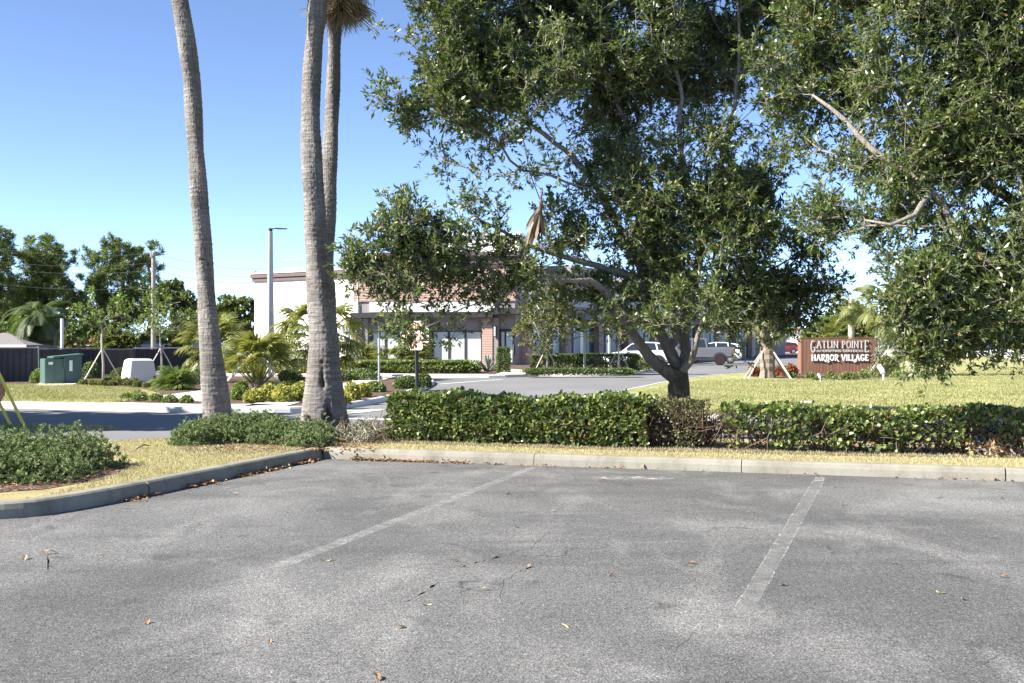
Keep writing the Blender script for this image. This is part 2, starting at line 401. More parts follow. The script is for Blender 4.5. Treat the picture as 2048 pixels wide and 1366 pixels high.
    M['stucco'] = plain('white_stucco', (.80,.78,.73), .92, .2, 0, .04, 1.2, .3, 80)
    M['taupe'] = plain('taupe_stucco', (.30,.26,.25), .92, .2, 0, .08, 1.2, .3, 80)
    M['greywall'] = plain('grey_stucco', (.45,.44,.43), .92, .2, 0, .05, 1.2, .3, 80)
    M['cornice'] = plain('brown_cornice', (.13,.095,.085), .7, .3, 0, .1)
    m = NM('brick_tile'); c = m.co(False)
    def cladding(name, a, b, sx=1.0):
        m = NM(name); c = m.co(False)
        wv = m.n('TexWave', wave_type='BANDS', bands_direction='Z'); wv.inputs['Scale'].default_value = 1.9; wv.inputs['Distortion'].default_value = 0
        m.l(c, wv.inputs['Vector'])
        t = m.ramp(m.noise(m.co(False, (.8, .8, 9)), 1.5, 5, .7), [(.3, a), (.7, b)])
        t = m.mix(t, m.ramp(wv.outputs[0], [(.0, .75), (.08, 1.0)]), .7, 'MULTIPLY')
        return m.pbr(t, .75, .3, 0, m.bump(wv.outputs[0], .5, .02))
    M['brick'] = cladding('terracotta_cladding', (.40,.26,.20), (.50,.35,.28))
    m = NM('frosted_window'); 
    M['window'] = plain('frosted_window_film', (.55,.62,.57), .25, .6, 0, .08, .6)
    M['navy'] = plain('navy_storefront', (.03,.05,.09), .3, .5, 0, .25, .8)
    m = NM('dark_glass'); M['glass'] = m.pbr((.02,.028,.035), .06, .8)
    m = NM('sign_boards'); c = m.co(True)
    t = m.ramp(m.noise(m.co(True, (7, 7, .8)), 1.0, 6, .7), [(.3, (.18,.092,.060)), (.7, (.27,.145,.10))])
    M['sign'] = m.pbr(t, .55, .35, 0, m.bump(m.noise(m.co(True, (30, 30, 1)), 1.0, 4), .3, .01))
    M['letter_grey'] = plain('brushed_letter', (.60,.60,.58), .45, .4, .1, .05)
    M['letter_white'] = plain('white_letter', (.85,.85,.83), .5, .4, 0, .03)
    M['stop_red'] = plain('glare_pale_red_sheeting', (.84,.50,.38), .30, .7, 0, .10, 4)  # sun glare on the red face is put into this pale salmon colour
    M['stop_white'] = plain('white_sheeting', (.85,.83,.80), .35, .6, 0, .03)
    M['sign_back'] = plain('aluminium_sign_back', (.36,.38,.33), .5, .5, .2, .08)
    M['car_white'] = plain('white_car_paint', (.78,.79,.82), .22, .6, 0, .02, 1, Coat_Weight=.7)
    M['car_silver'] = plain('silver_car_paint', (.17,.17,.185), .25, .6, .4, .03, 1, Coat_Weight=.7)
    M['car_red'] = plain('dark_red_car_paint', (.20,.014,.022), .25, .6, .1, .05, 1, Coat_Weight=.7)
    M['car_dark'] = plain('dark_blue_car_paint', (.03,.04,.07), .25, .6, .1, .05, 1, Coat_Weight=.7)
    M['tyre'] = plain('tyre_rubber', (.022,.022,.023), .85, .2)
    M['rim'] = plain('alloy_rim', (.45,.45,.47), .35, .5, .6)
    M['rim_red'] = plain('black_red_rim', (.07,.013,.016), .4, .5, .2)
    M['tail'] = plain('tail_lamp', (.45,.02,.02), .25, .6)
    M['lamp_glass'] = plain('head_lamp', (.7,.72,.74), .15, .7)
    M['plastic'] = plain('black_trim', (.03,.03,.032), .6, .4)
    M['roof_grey'] = plain('grey_shingle', (.20,.185,.18), .9, .2, 0, .2, 6)
    M['roof_red'] = plain('red_tile_roof', (.30,.09,.06), .85, .2, 0, .25, 6)
    M['roof_blue'] = plain('pale_blue_metal_roof', (.36,.45,.60), .5, .4, 0, .1)
    M['house_wall'] = plain('cream_house_wall', (.62,.60,.53), .9, .2, 0, .05)
    M['cable'] = plain('cable', (.22,.22,.24), .7, .3)
mats()
# ------------------------------------------------------------------ vegetation helpers
def unit(a): return a / np.maximum(np.linalg.norm(a, axis=-1, keepdims=True), 1e-9)
def leaf_geo(O, D, N, L, W, fold=.18, curl=.12, rng=RNG):
    """two quads per leaf, folded along the midrib; O,D,N (n,3), L,W (n,)"""
    n = len(O); D = unit(D); S = unit(np.cross(D, N)); N = np.cross(S, D)
    L = np.broadcast_to(L, n)[:, None]; W = np.broadcast_to(W, n)[:, None]
    b = O; t = O + D*L - N*L*curl
    l1 = O + D*L*.30 + S*W*.5 + N*W*fold; l2 = O + D*L*.70 + S*W*.42 + N*(W*fold - L*curl*.4)
    r1 = O + D*L*.30 - S*W*.5 + N*W*fold; r2 = O + D*L*.70 - S*W*.42 + N*(W*fold - L*curl*.4)
    V = np.stack([b, r1, r2, t, l2, l1], 1).reshape(-1, 3)
    base = (np.arange(n) * 6)[:, None]
    Fq = np.concatenate([base + np.array([[0,1,2,3]]), base + np.array([[0,3,4,5]])], 1).reshape(-1, 4)
    return V, Fq
def cloud_mesh(name, O, D, N, L, W, tint=None, fold=.18, curl=.12, rng=RNG, simple=False):
    if simple:         # lens shaped leaf of one folded quad
        n = len(O); D = unit(D); S = unit(np.cross(D, N)); N = np.cross(S, D); L = L[:,None]; W = W[:,None]
        V = np.stack([O, O+D*L*.46-S*W*.5+N*W*fold, O+D*L-N*L*curl, O+D*L*.46+S*W*.5+N*W*fold], 1).reshape(-1, 3)
        return mesh_np(name, V, np.arange(n*4).reshape(-1, 4), {'tint': np.repeat(tint, 4)})
    V, Fq = leaf_geo(O, D, N, L, W, fold, curl, rng)
    if tint is None: tint = rng.random(len(O))
    return mesh_np(name, V, Fq, {'tint': np.repeat(tint, 6)})
def rdir(n, rng=RNG): return unit(rng.normal(size=(n, 3)))
def sprigs(C, T, per, L, W, spread=1.0, along=.12, up=.35, rng=RNG, lj=.3):
    """per leaves round each sprig: C (k,3) sprig end, T (k,3) its direction"""
    k = len(C); C2 = np.repeat(C, per, 0); T2 = np.repeat(unit(T), per, 0); n = k*per
    R = rdir(n, rng); R = R - T2*np.sum(R*T2, 1, keepdims=True); R = unit(R)
    s = rng.random((n, 1))
    O = C2 - T2*along*s
    D = unit(T2*(.35 + .9*(1-s)) + R*spread + np.array([[0,0,.12]]))
    N = unit(rdir(n, rng)*.9 + np.array([[0,0,1.0]])*up*2)
    Ls = L*(1 + lj*(rng.random(n)*2-1)); return O, D, N, Ls, W*(1 + .2*(rng.random(n)*2-1))
def in_blobs(blobs, n, rng, shell=.0):
    """blobs: (cx,cy,cz,rx,ry,rz,weight)"""
    B = np.array(blobs, float); w_ = B[:,3]*B[:,4]*B[:,5]*B[:,6]; w_ = w_/w_.sum()
    idx = rng.choice(len(B), n, p=w_); d = rdir(n, rng); r = rng.random(n)**(1/3.0)
    r = np.where(rng.random(n) < shell, .75 + .25*r, r)
    return B[idx,:3] + d*r[:,None]*B[idx,3:6]
def grow(seeds, parents, rads, pts, step, rng, alpha=.35, jit=.12, tip=.005, expo=2.4, sag=0.0):
    """connect points to the limbs; returns nodes, parent, radius, tips"""
    pos = [np.array(s, float) for s in seeds]; par = list(parents); plen = [0.0]*len(pos)
    for i in range(len(pos)):
        if par[i] >= 0: plen[i] = plen[par[i]] + np.linalg.norm(pos[i]-pos[par[i]])
    cap = len(pos) + len(pts)*40
    A = np.zeros((cap, 3)); PL = np.zeros(cap); n = len(pos)
    A[:n] = pos; PL[:n] = plen; par = par + [0]*(cap-n)
    S = np.array(pos)
    d0 = np.array([np.min(np.linalg.norm(S - p, axis=1)) for p in pts])
    tips = []
    for pi in np.argsort(d0):
        p = pts[pi]
        dd = A[:n]-p; dist = np.sqrt((dd*dd).sum(1)); cost = dist + alpha*PL[:n]
        # prefer not growing straight back down
        j = int(np.argmin(cost)); L = dist[j]
        m = max(1, int(L/step)); prev = j
        ctrl = (A[j]+p)/2 + rng.normal(size=3)*L*jit + np.array([0,0,-L*sag])
        if n + m + 2 >= cap: break
        for k in range(1, m+1):
            t = k/m; q = A[j]*(1-t)**2 + ctrl*2*t*(1-t) + p*t*t
            A[n] = q; par[n] = prev; PL[n] = PL[prev] + np.linalg.norm(q-A[prev]); prev = n; n += 1
        tips.append(prev)
    par = np.array(par[:n]); A = A[:n]
    acc = np.zeros(n)
    ch = [[] for _ in range(n)]
    for i in range(n):
        if par[i] >= 0: ch[par[i]].append(i)
    order = np.argsort(-PL[:n])
    for i in order:
        if not ch[i]: acc[i] = tip**expo
        if par[i] >= 0: acc[par[i]] += acc[i]
    R = acc**(1/expo)
    for i, r in enumerate(rads):
        R[i] = r if r else R[i]
    return A, par, R, ch, tips, PL[:n]
def limb_mesh(name, A, par, R, ch, minr=0.0, lump=.0):
    V = []; Fq = []; age = []; nv = 0
    starts = [(i, None) for i in range(len(A)) if par[i] < 0]
    stack = list(starts); rg = np.random.default_rng(3)
    while stack:
        i, frm = stack.pop()
        chain = ([frm] if frm is not None else []) + [i]
        while ch[i]:
            cs = sorted(ch[i], key=lambda c: -R[c])
            for c in cs[1:]: stack.append((c, i))
            i = cs[0]; chain.append(i)
        if len(chain) < 2: continue
        rr = [R[c] for c in chain]
        if frm is not None: rr[0] = min(R[frm], rr[1]*1.25)
        mx = max(rr[1:])
        if mx < minr: continue
        k = 14 if mx > .10 else 8 if mx > .04 else 5 if mx > .012 else 3
        prev = None
        for q, c in enumerate(chain):
            a = A[chain[min(q+1, len(chain)-1)]] - A[chain[max(q-1, 0)]]
            t = a/max(np.linalg.norm(a), 1e-9)
            if prev is None:
                e = np.cross(t, [0,0,1.0] if abs(t[2]) < .9 else [1.0,0,0])
            else: e = prev - t*np.dot(prev, t)
            e = e/max(np.linalg.norm(e), 1e-9); prev = e; g = np.cross(t, e)
            an = np.arange(k)*2*np.pi/k
            rv = rr[q]*(1 + (lump*rg.normal(size=k) if mx > .05 else 0))
            ring = A[c] + (np.cos(an)*rv)[:,None]*e + (np.sin(an)*rv)[:,None]*g
            V.append(ring); age += [min(1.0, rr[q]/.13)]*k
        for q in range(len(chain)-1):
            b = nv + q*k
            for s in range(k): Fq.append((b+s, b+(s+1)%k, b+k+(s+1)%k, b+k+s))
        nv += len(chain)*k
    return mesh_np(name, np.concatenate(V), Fq, {'age': age})
def prisms(name, A0, A1, r0, r1):
    """thin three sided twigs"""
    n = len(A0); T = unit(A1-A0); E = unit(np.cross(T, np.array([[.3,.5,.8]]))); Gx = np.cross(T, E)
    V = []
    for k in range(3):
        a = 2*math.pi*k/3; o = E*math.cos(a)+Gx*math.sin(a)
        V.append(A0+o*r0); V.append(A1+o*r1)
    V = np.stack(V, 1).reshape(-1, 3); base = (np.arange(n)*6)[:,None]
    Fq = np.concatenate([base+np.array([[0,2,3,1]]), base+np.array([[2,4,5,3]]), base+np.array([[4,0,1,5]])], 1).reshape(-1, 4)
    return mesh_np(name, V, Fq, {'age': np.zeros(len(V))})
def foliage_on(tips_pos, tips_dir, nsub, per, L, W, sub_len, rng, spread=1.0, up=.35, along=.12, droop=0.0):
    k = len(tips_pos); C = np.repeat(tips_pos, nsub, 0); T = unit(np.repeat(tips_dir, nsub, 0)*.6 + rdir(k*nsub, rng) + np.array([[0,0,.25-droop]]))
    E = C + T*sub_len*(.5+rng.random((len(C),1)))
    O, D, N, Ls, Ws = sprigs(E, T, per, L, W, spread, along, up, rng)
    return C, E, (O, D, N, Ls, Ws)

# fronds -----------------------------------------------------------
def fan_frond(name, lp, R, n=30, droop=.5, spread=115, w=.055, seed=0, tipdroop=.35, hang=0):
    rg = random.Random(seed); m = MB(); tint = []
    # petiole
    pp = []
    for i in range(6):
        t = i/5; pp.append(Vector((lp*t, 0, -droop*.25*lp*t*t)))
    d = (pp[-1]-pp[-2]).normalized()
    m.tube(pp, [.022*(1-.5*i/5) for i in range(6)], 4, True); tint += [.55]*(len(m.v)-len(tint))
    hub = pp[-1]; up = Vector((0,1,0)).cross(d)*-1
    for k in range(n):
        a = math.radians(-spread + 2*spread*(k+.5)/n + rg.uniform(-2,2))
        dr = d*math.cos(a) + Vector((0,1,0))*math.sin(a)
        Rk = R*(.72+.28*math.cos(a*.7))*rg.uniform(.9,1.05)
        nn = Vector((-d.z,0,d.x)); sd = dr.cross(nn)
        prev = None; bb = len(m.v)
        tt = rg.random()
        for q, (s, ww) in enumerate(((0,.25),(.35,1.0),(.7,.8),(.88,.45),(1,.06))):
            z = -R*tipdroop*(s**2.2)*rg.uniform(.8,1.3) - hang*s
            c = hub + dr*Rk*s*(1-.12*s) + nn*(.10*R*abs(math.sin(a))*s) + Vector((0,0,z))
            m.v.append(tuple(c+sd*w*ww*.5)); m.v.append(tuple(c-sd*w*ww*.5))
        for q in range(4): m.f.append((bb+2*q, bb+2*q+1, bb+2*q+3, bb+2*q+2))
        tint += [min(1, max(0, .15+.5*tt + .35*(q/4)**2)) for q in range(5) for _ in (0,1)]
    me = bpy.data.meshes.new(name); me.from_pydata(m.v, [], m.f); me.update()
    at = me.attributes.new('tint', 'FLOAT', 'POINT'); at.data.foreach_set('value', tint)
    return me
def pinnate_frond(name, L, lw, ll, n=34, curve=1.0, seed=0, vee=.5, hang=.3):
    rg = random.Random(seed); m = MB(); tint = []
    pts = []
    for i in range(13):
        t = i/12; an = -curve*t
        pts.append(Vector((0,0,0)) if i == 0 else pts[-1] + Vector((math.cos(an),0,math.sin(an)))*L/12)
    m.tube(pts, [.02*(1-.85*i/12)*L/2.2 for i in range(13)], 4); tint += [.6]*len(m.v)
    for k in range(n):
        t = .12+.88*(k+.5)/n; q = t*12; i = min(11, int(q)); f = q-i
        p = pts[i].lerp(pts[i+1], f); d = (pts[i+1]-pts[i]).normalized(); nn = Vector((-d.z,0,d.x))
        le = ll*math.sin(math.pi*min(1,.18+.82*t)**.8)**.6*rg.uniform(.85,1.1)
        for sgn in (-1,1):
            dr = (d*.75 + Vector((0,sgn,0)) + nn*vee*rg.uniform(.5,1.2)).normalized(); sd = dr.cross(nn).normalized()
            bb = len(m.v)
            for s, ww in ((0,.5),(.5,1),(1,.08)):
                c = p + dr*le*s + Vector((0,0,-hang*le*s*s))
                m.v.append(tuple(c+sd*lw*ww*.5)); m.v.append(tuple(c-sd*lw*ww*.5))
            m.f.append((bb,bb+1,bb+3,bb+2)); m.f.append((bb+2,bb+3,bb+5,bb+4))
            tt = rg.random()*.6+.2*t; tint += [tt]*6
    me = bpy.data.meshes.new(name); me.from_pydata(m.v, [], m.f); me.update()
    at = me.attributes.new('tint', 'FLOAT', 'POINT'); at.data.foreach_set('value', tint)
    return me
def set_fronds(parent, meshes, top, n, el0, el1, mat, name='frond', seed=0, sc=(.85,1.1), r0=.08, az0=0.0):
    rg = random.Random(seed)
    for i in range(n):
        me = meshes[i % len(meshes)]
        if len(me.materials) == 0: me.materials.append(mat)
        t = i/max(1, n-1); el = math.radians(el0 + (el1-el0)*t + rg.uniform(-7,7)); az = az0 + i*2.39996 + rg.uniform(-.2,.2)
        o = bpy.data.objects.new(name, me); COL.objects.link(o); o.parent = parent
        s = rg.uniform(*sc)
        Mx = Matrix.Rotation(az,4,'Z') @ Matrix.Translation((r0,0,-.25*t)) @ Matrix.Rotation(-el,4,'Y') @ Matrix.Rotation(rg.uniform(-.35,.35),4,'X') @ Matrix.Scale(s,4)
        o.matrix_local = Matrix.Translation(top) @ Mx
def bush(name, label, cat, loc, rx, ry, h, n, L, W, mat, seed=0, group=None, lump=.25, bottom=.05, parent=None, gap=.0, stems=True):
    """mounded shrub of small leaves round branching stems"""
    rg = np.random.default_rng(seed)
    d = rdir(n, rg); d[:,2] = np.abs(d[:,2])
    k = 9; bumps = rdir(k, rg); bumps[:,2] = np.abs(bumps[:,2])
    mod = 1 + lump*(np.max(d @ bumps.T, 1) - .8)*2.2
    r = (1 - .55*rg.random(n)**2.2)*mod
    O = d*r[:,None]*np.array([[rx, ry, h*.92]])
    O[:,2] = np.maximum(O[:,2] - h*0.0, bottom*h*rg.random(n))
    D = unit(d*.8 + rdir(n, rg)*.9 + np.array([[0,0,.45]])); N = unit(rdir(n, rg)*.8 + d + np.array([[0,0,.5]]))
    me = cloud_mesh(name + '_foliage', O, D, N, L*(.7+.6*rg.random(n)), W*(.8+.4*rg.random(n)), rg.random(n), rng=rg)
    if stems:
        e = empty(name, loc, 0, label, cat, group); o = link(me, 'foliage', mat, e); o['kind'] = 'stuff'
        ns = 12; dd = rdir(ns, rg); dd[:,2] = np.abs(dd[:,2])+.3
        A1 = unit(dd)*np.array([[rx,ry,h]])*.72; A0 = A1*np.array([[.08,.08,0]])
        link(prisms('stems', A0, A1, .016*max(.5, h), .006), 'stems', M['brown_bark'], e)
        return e
    o = link(me, name, mat, parent, loc); tag(o, label, cat, group); return o

# ------------------------------------------------------------------ ground, roads, kerbs
def structure():
    sheet('ground', [(-2500,-200),(2500,-200),(2500,4000),(-2500,4000)], -.05, M['terrain'])
    # road behind the hedge, entrance drive and the car park of the shops
    sheet('road', [(-70,9.5),(-8,9.5),(-2.3,15.2),(4,13.3),(60,-4),(90,-4),(90,60),(30,60),(120,200),(118,330),(14,330),(8,120),(-8,64),(-70,64)], -.006, M['road'])
    c0 = (-2.62, 15.58)
    side = [c0, G(342,982), G(200,1011), G(116,1026), G(50,1036), (-5.4,9.92), (-6.6,9.75), (-40,9.7)]
    front = [c0, (3.74,13.64), (24,7.45)]
    lot = [(-40,-30),(45,-30),(45,1.0),(24,7.45),(3.74,13.64),c0] + side[1:-1] + [(-40,9.7)]
    sheet('parking_lot', lot, 0.0, M['lot'])
    # kerbs of the car park: sections between the joints
    k = empty('kerb'); tag(k, kind='structure')
    def sec(p0, p1, side_, gap=.007):
        a = Vector((*p0,0)); b = Vector((*p1,0)); t = (b-a).normalized(); a = a+t*gap; b = b-t*gap
        m = MB(); n = max(2, int((b-a).length/.25)); rg = random.Random(int(a.x*100))
        path = [((a+(b-a)*i/n).x + rg.uniform(-.004,.004), (a+(b-a)*i/n).y + rg.uniform(-.004,.004)) for i in range(n+1)]
        kerb_run(m, path, side_, w=.17); m.build('kerb_section', M['kerb'], k, smooth=False)
    def onfront(x): return (x, 13.64 + (3.74-x)*(15.58-13.64)/(3.74+2.62))
    xs = [-2.62, G(1068,935)[0], G(1487,947)[0], 5.72, 8.8, 11.8, 14.8, 18, 21, 24]
    for a, b in zip(xs, xs[1:]): sec(onfront(a), onfront(b), 1)
    s1 = (c0, G(342,982), G(200,1011))
    js = [c0, G(500,948), G(302,990)]
    # side kerb, straight pieces then the curved nose
    sec((c0[0]-.0, c0[1]+.0), G(300,990.5), -1)
    m = MB(); kerb_run(m, resample(smooth_path([G(298,991), G(200,1011), G(116,1026), G(50,1036), (-5.4,9.92), (-6.6,9.75)]), .2), -1, w=.17); m.build('kerb_section', M['kerb'], k)
    m = MB(); kerb_run(m, [(-6.615,9.75),(-12,9.7)], -1, w=.17); m.build('kerb_section', M['kerb'], k)
    # planted island and verge behind the kerbs
    off = .165
    back = [G(-600,905), G(0,897,.1), G(184,888,.1), G(345,880,.1), G(560,872,.1), G(700,864,.1), G(1300,879,.1), G(2048,893,.1), (24,11.2)]
    verge = [(-12,9.84),(-6.6,9.9),(-5.35,10.07),(-4.62,10.3),(-4.35,10.75)] + [(G(200,1011)[0]-.16, G(200,1011)[1]+.04), (G(342,982)[0]-.16, G(342,982)[1]+.04), (-2.72,15.72), (3.78,13.80),(24,7.62)] + back[::-1][0:]
    sheet('verge', verge, .135, M['turfsoil'], thick=.16)
    m = MB(); kerb_run(m, [b for b in back[0:]], -1, w=.001, h=.13) if False else None
    # mulch under junipers and palms
    def blob(cx, cy, rx, ry, n=26, seed=1):
        rg = random.Random(seed); return [(cx+rx*math.cos(a)*(1+rg.uniform(-.09,.09)), cy+ry*math.sin(a)*(1+rg.uniform(-.09,.09))) for a in [2*math.pi*i/n for i in range(n)]]
    sheet('mulch_bed', blob(-5.9,12.5,1.55,1.85,seed=2), .139, M['mulch'])
    bx = [G(360,903,.14), G(430,910,.14), G(560,905,.14), G(640,898,.14), G(700,893,.14), G(770,884,.14), G(770,870,.14), G(700,866,.14), G(600,872,.14), G(420,878,.14), G(350,890,.14)]
    sheet('mulch_bed', bx, .139, M['mulch'])
    hb = [G(780,886,.14), G(1300,902,.14), G(1700,911,.14), G(2100,917,.14), (12,12.6), (12,14.4), G(2048,896,.14), G(1300,881,.14), G(780,869,.14)]
    sheet('mulch_bed', hb, .1395, M['mulch'])
    # sliver of grass by the guy wires
    sheet('grass_sliver', [G(-500,849), G(0,852), G(130,853.5), G(235,858), G(190,860), G(0,861.5), G(-500,866)], .02, M['lawn'], thick=.03)
    # far side, left: pavement, lawn, bed
    edge = [G(-900,802), G(0,815), G(200,821), G(400,826), G(465,824), G(600,825), G(690,817), G(735,810), G(770,803), G(815,791), G(850,780), G(868,771), G(870,765), G(852,760), G(800,758.5)]
    edge = smooth_path(edge, 2)
    land = strip(edge, .06, 1)[len(edge):][::-1] + [G(460,757.5), G(250,757), G(250,735), G(-900,735)]
    sheet('planting_island', land, .115, M['mulch'], thick=.13)
    kk = empty('kerb'); tag(kk, kind='structure')
    m = MB(); kerb_run(m, edge, 1, h=.13, w=.16); m.build('kerb_section', M['kerb_new'], kk)
    pe = [q for q in edge if q[0] < G(600,825)[0]]
    a_ = strip(pe, .165, 1); b_ = strip(pe, 1.15, 1); nn_ = len(pe)
    sheet('pavement', a_[nn_:][::-1] + b_[nn_:], .131, M['walk'])
    sheet('lawn', [G(-900,789.5,.12), G(0,801.8,.12), G(100,804,.12), G(225,806.3,.12), G(255,800,.12), G(300,794,.12), G(322,787,.12), G(280,777,.12), G(200,771,.12), G(120,768,.12), G(0,771,.12), G(-900,765,.12)], .127, M['lawn'])
    sheet('footpath', [G(292,798,.12), G(330,790,.12), G(404,781,.12), G(450,778.5,.12), G(450,804,.12), G(404,803,.12), G(370,800,.12)], .124, M['walk'])
    sheet('concrete_pad', [G(72,773,.12), G(124,773,.12), G(168,768,.12), G(168,762,.12), G(86,763,.12)], .16, M['walk'], thick=.06)
    # land under the shops
    fe = smooth_path([G(380,752), G(700,753.5), G(980,756), G(1060,753), G(1170,753), G(1250,752), G(1268,748), G(1315,742), G(1350,737), G(1352,733), G(1325,729)], 2)
    sheet('shop_forecourt', strip(fe, .08, 1)[len(fe):][::-1] + [G(1200,722), (45,150), (40,160), (-30,100), G(380,735)], .11, M['mulch'], thick=.14)
    kb = empty('kerb'); tag(kb, kind='structure')
    m = MB(); kerb_run(m, fe, 1, h=.13, w=.35); m.build('kerb_section', M['kerb_new'], kb)
    pe = [q for q in fe if q[0] < G(1000,755)[0]]; a_ = strip(pe, .36, 1); b_ = strip(pe, 1.5, 1); nn_ = len(pe)
    sheet('pavement', a_[nn_:][::-1] + b_[nn_:], .122, M['walk'])
    sheet('footpath', [G(990,749.2,.13), G(1058,747.2,.13), G(1058,741,.13), G(1020,738,.13)], .135, M['walk'])
    sheet('tactile_paving', [G(1002,749,.13), G(1044,748,.13), G(1044,746.8,.13), G(1004,747.6,.13)], .14, M['yellowpl'])
    # lawn on the right
    le = smooth_path([(17,27.2), G(2048,851), G(1700,845), G(1300,839), G(1195,828), G(1180,812), G(1205,798), G(1247,787), G(1290,777.5), G(1332,768), G(1400,758), G(1470,751), G(1560,747), G(1600,741), G(1700,728), G(1800,716), G(1860,713)], 2)
    lawn = strip(le, .06, -1)[len(le):][::-1] + [G(1960,714.5), G(2048,723), G(2400,738), (60,50), (60,34)]
    sheet('lawn', lawn, .12, M['lawn'], thick=.14)
    kc = empty('kerb'); tag(kc, kind='structure')
    m = MB(); kerb_run(m, le, -1, h=.13, w=.16); m.build('kerb_section', M['kerb_new'], kc)
    sheet('mulch_bed', [G(1490,752,.12), G(1515,755,.12), G(1560,757,.12), G(1640,762,.12), G(1760,761,.12), G(1880,758,.12), G(1900,752,.12), G(1850,745,.12), G(1760,742,.12), G(1600,745,.12), G(1520,747,.12)], .126, M['mulch'])
    sheet('concrete_road', [G(1830,708), G(1860,712), G(1960,713.6), G(2048,721.5), G(2600,745), G(2600,706), G(2048,699), G(1940,698), G(1830,700)], .0, M['walk'])
    sheet('utility_lid', [G(1596,806,.13), G(1630,806.5,.13), G(1628,803,.13), G(1600,802.5,.13)], .14, M['walk'])
    # painted marks
    def line(p0, p1, wd, mat, name, z=.0012, jag=0, seed=0):
        a = Vector((*p0,0)); b = Vector((*p1,0)); t = (b-a).normalized(); n = Vector((-t.y,t.x,0)); rg = random.Random(seed)
        N = max(1, int((b-a).length/.12)) if jag else 1
        L_ = [a+(b-a)*i/N + n*(wd/2+rg.uniform(-jag,jag)) for i in range(N+1)]; R_ = [a+(b-a)*i/N - n*(wd/2+rg.uniform(-jag,jag)) for i in range(N+1)]
        return sheet(name, [(v.x,v.y) for v in L_] + [(v.x,v.y) for v in reversed(R_)], z, mat)
    a, b = G(1064,936), G(552,1135)
    line(a, b, .13, M['stripe_faint'], 'parking_stripe', jag=.006, seed=1)
    line(a, (a[0]+(b[0]-a[0])*.09, a[1]+(b[1]-a[1])*.09), .12, M['stripe_faint'], 'parking_stripe', .0024, .006, 5)
    a, b = G(1641,955), G(1483,1229)
    line(a, b, .115, M['stripe_dark'], 'parking_stripe', jag=.003, seed=2)
    line(a, (a[0]+(b[0]-a[0])*.05, a[1]+(b[1]-a[1])*.05), .11, M['flaky'], 'parking_stripe', .0024, .004, 3)
    av = Vector((*a,0)); bv = Vector((*b,0)); t = (bv-av).normalized(); n = Vector((-t.y,t.x,0))*.060
    for s in (-1,1):
        p, q = av+n*s+t*.3, bv+n*s-t*(.1 if s < 0 else .9)
        line((p.x,p.y), (q.x,q.y), .009, M['flaky'], 'parking_stripe', .0024, .003, 4+s)
    for f_ in (.42, .66):
        c_ = av + (bv-av)*f_; line(((c_-n).x,(c_-n).y), ((c_+n).x,(c_+n).y), .012, M['flaky'], 'parking_stripe', .0024, .002, 9)
    line(G(600,834), G(905,842), .42, M['white_paint'], 'road_marking', .0)
    line(G(690,822), G(775,818), .22, M['white_paint'], 'road_marking', .0)
    line(G(665,830), G(760,819.5), .30, M['white_paint'], 'road_marking', .004)
    line(G(880,768), G(1005,758.5), .20, M['white_paint'], 'road_marking', .0)
    line(G(470,759.5), G(800,760.5), .20, M['white_paint'], 'road_marking', .0)
    line(G(1380,749), G(1470,748), .25, M['white_paint'], 'road_marking', .0)
    # asphalt stains left by old paint and oil
    sheet('asphalt_patch', blob(*G(1272,956), .50, .16, 40, seed=8), .0012, M['flaky'])
    # jagged cracks
    for ci, pl in enumerate((((1112,1050),(1060,1095),(985,1118),(935,1128)),((880,1163),(842,1188),(810,1208)),((1062,1132),(1010,1158),(998,1205)),((96,1106),(97,1133),(92,1150)),((1395,1262),(1340,1310)),((1960,1330),(2020,1300)))):
        rg = random.Random(ci); pts = []
        for (xa,ya),(xb,yb) in zip(pl, pl[1:]):
            n = 9
            for i in range(n): pts.append(G(xa+(xb-xa)*i/n+rg.uniform(-2,2), ya+(yb-ya)*i/n+rg.uniform(-3,3)))
        L_, R_ = [], []
        for i, q in enumerate(pts):
            t = Vector((pts[min(i+1,len(pts)-1)][0]-pts[max(i-1,0)][0], pts[min(i+1,len(pts)-1)][1]-pts[max(i-1,0)][1], 0)).normalized()
            wd = rg.uniform(.0008,.0022)*math.sin(math.pi*(i+.6)/(len(pts)+.2))
            L_.append((q[0]-t.y*wd, q[1]+t.x*wd)); R_.append((q[0]+t.y*wd, q[1]-t.x*wd))
        sheet('asphalt_crack', L_ + R_[::-1], .0008, M['tyre'])
structure()

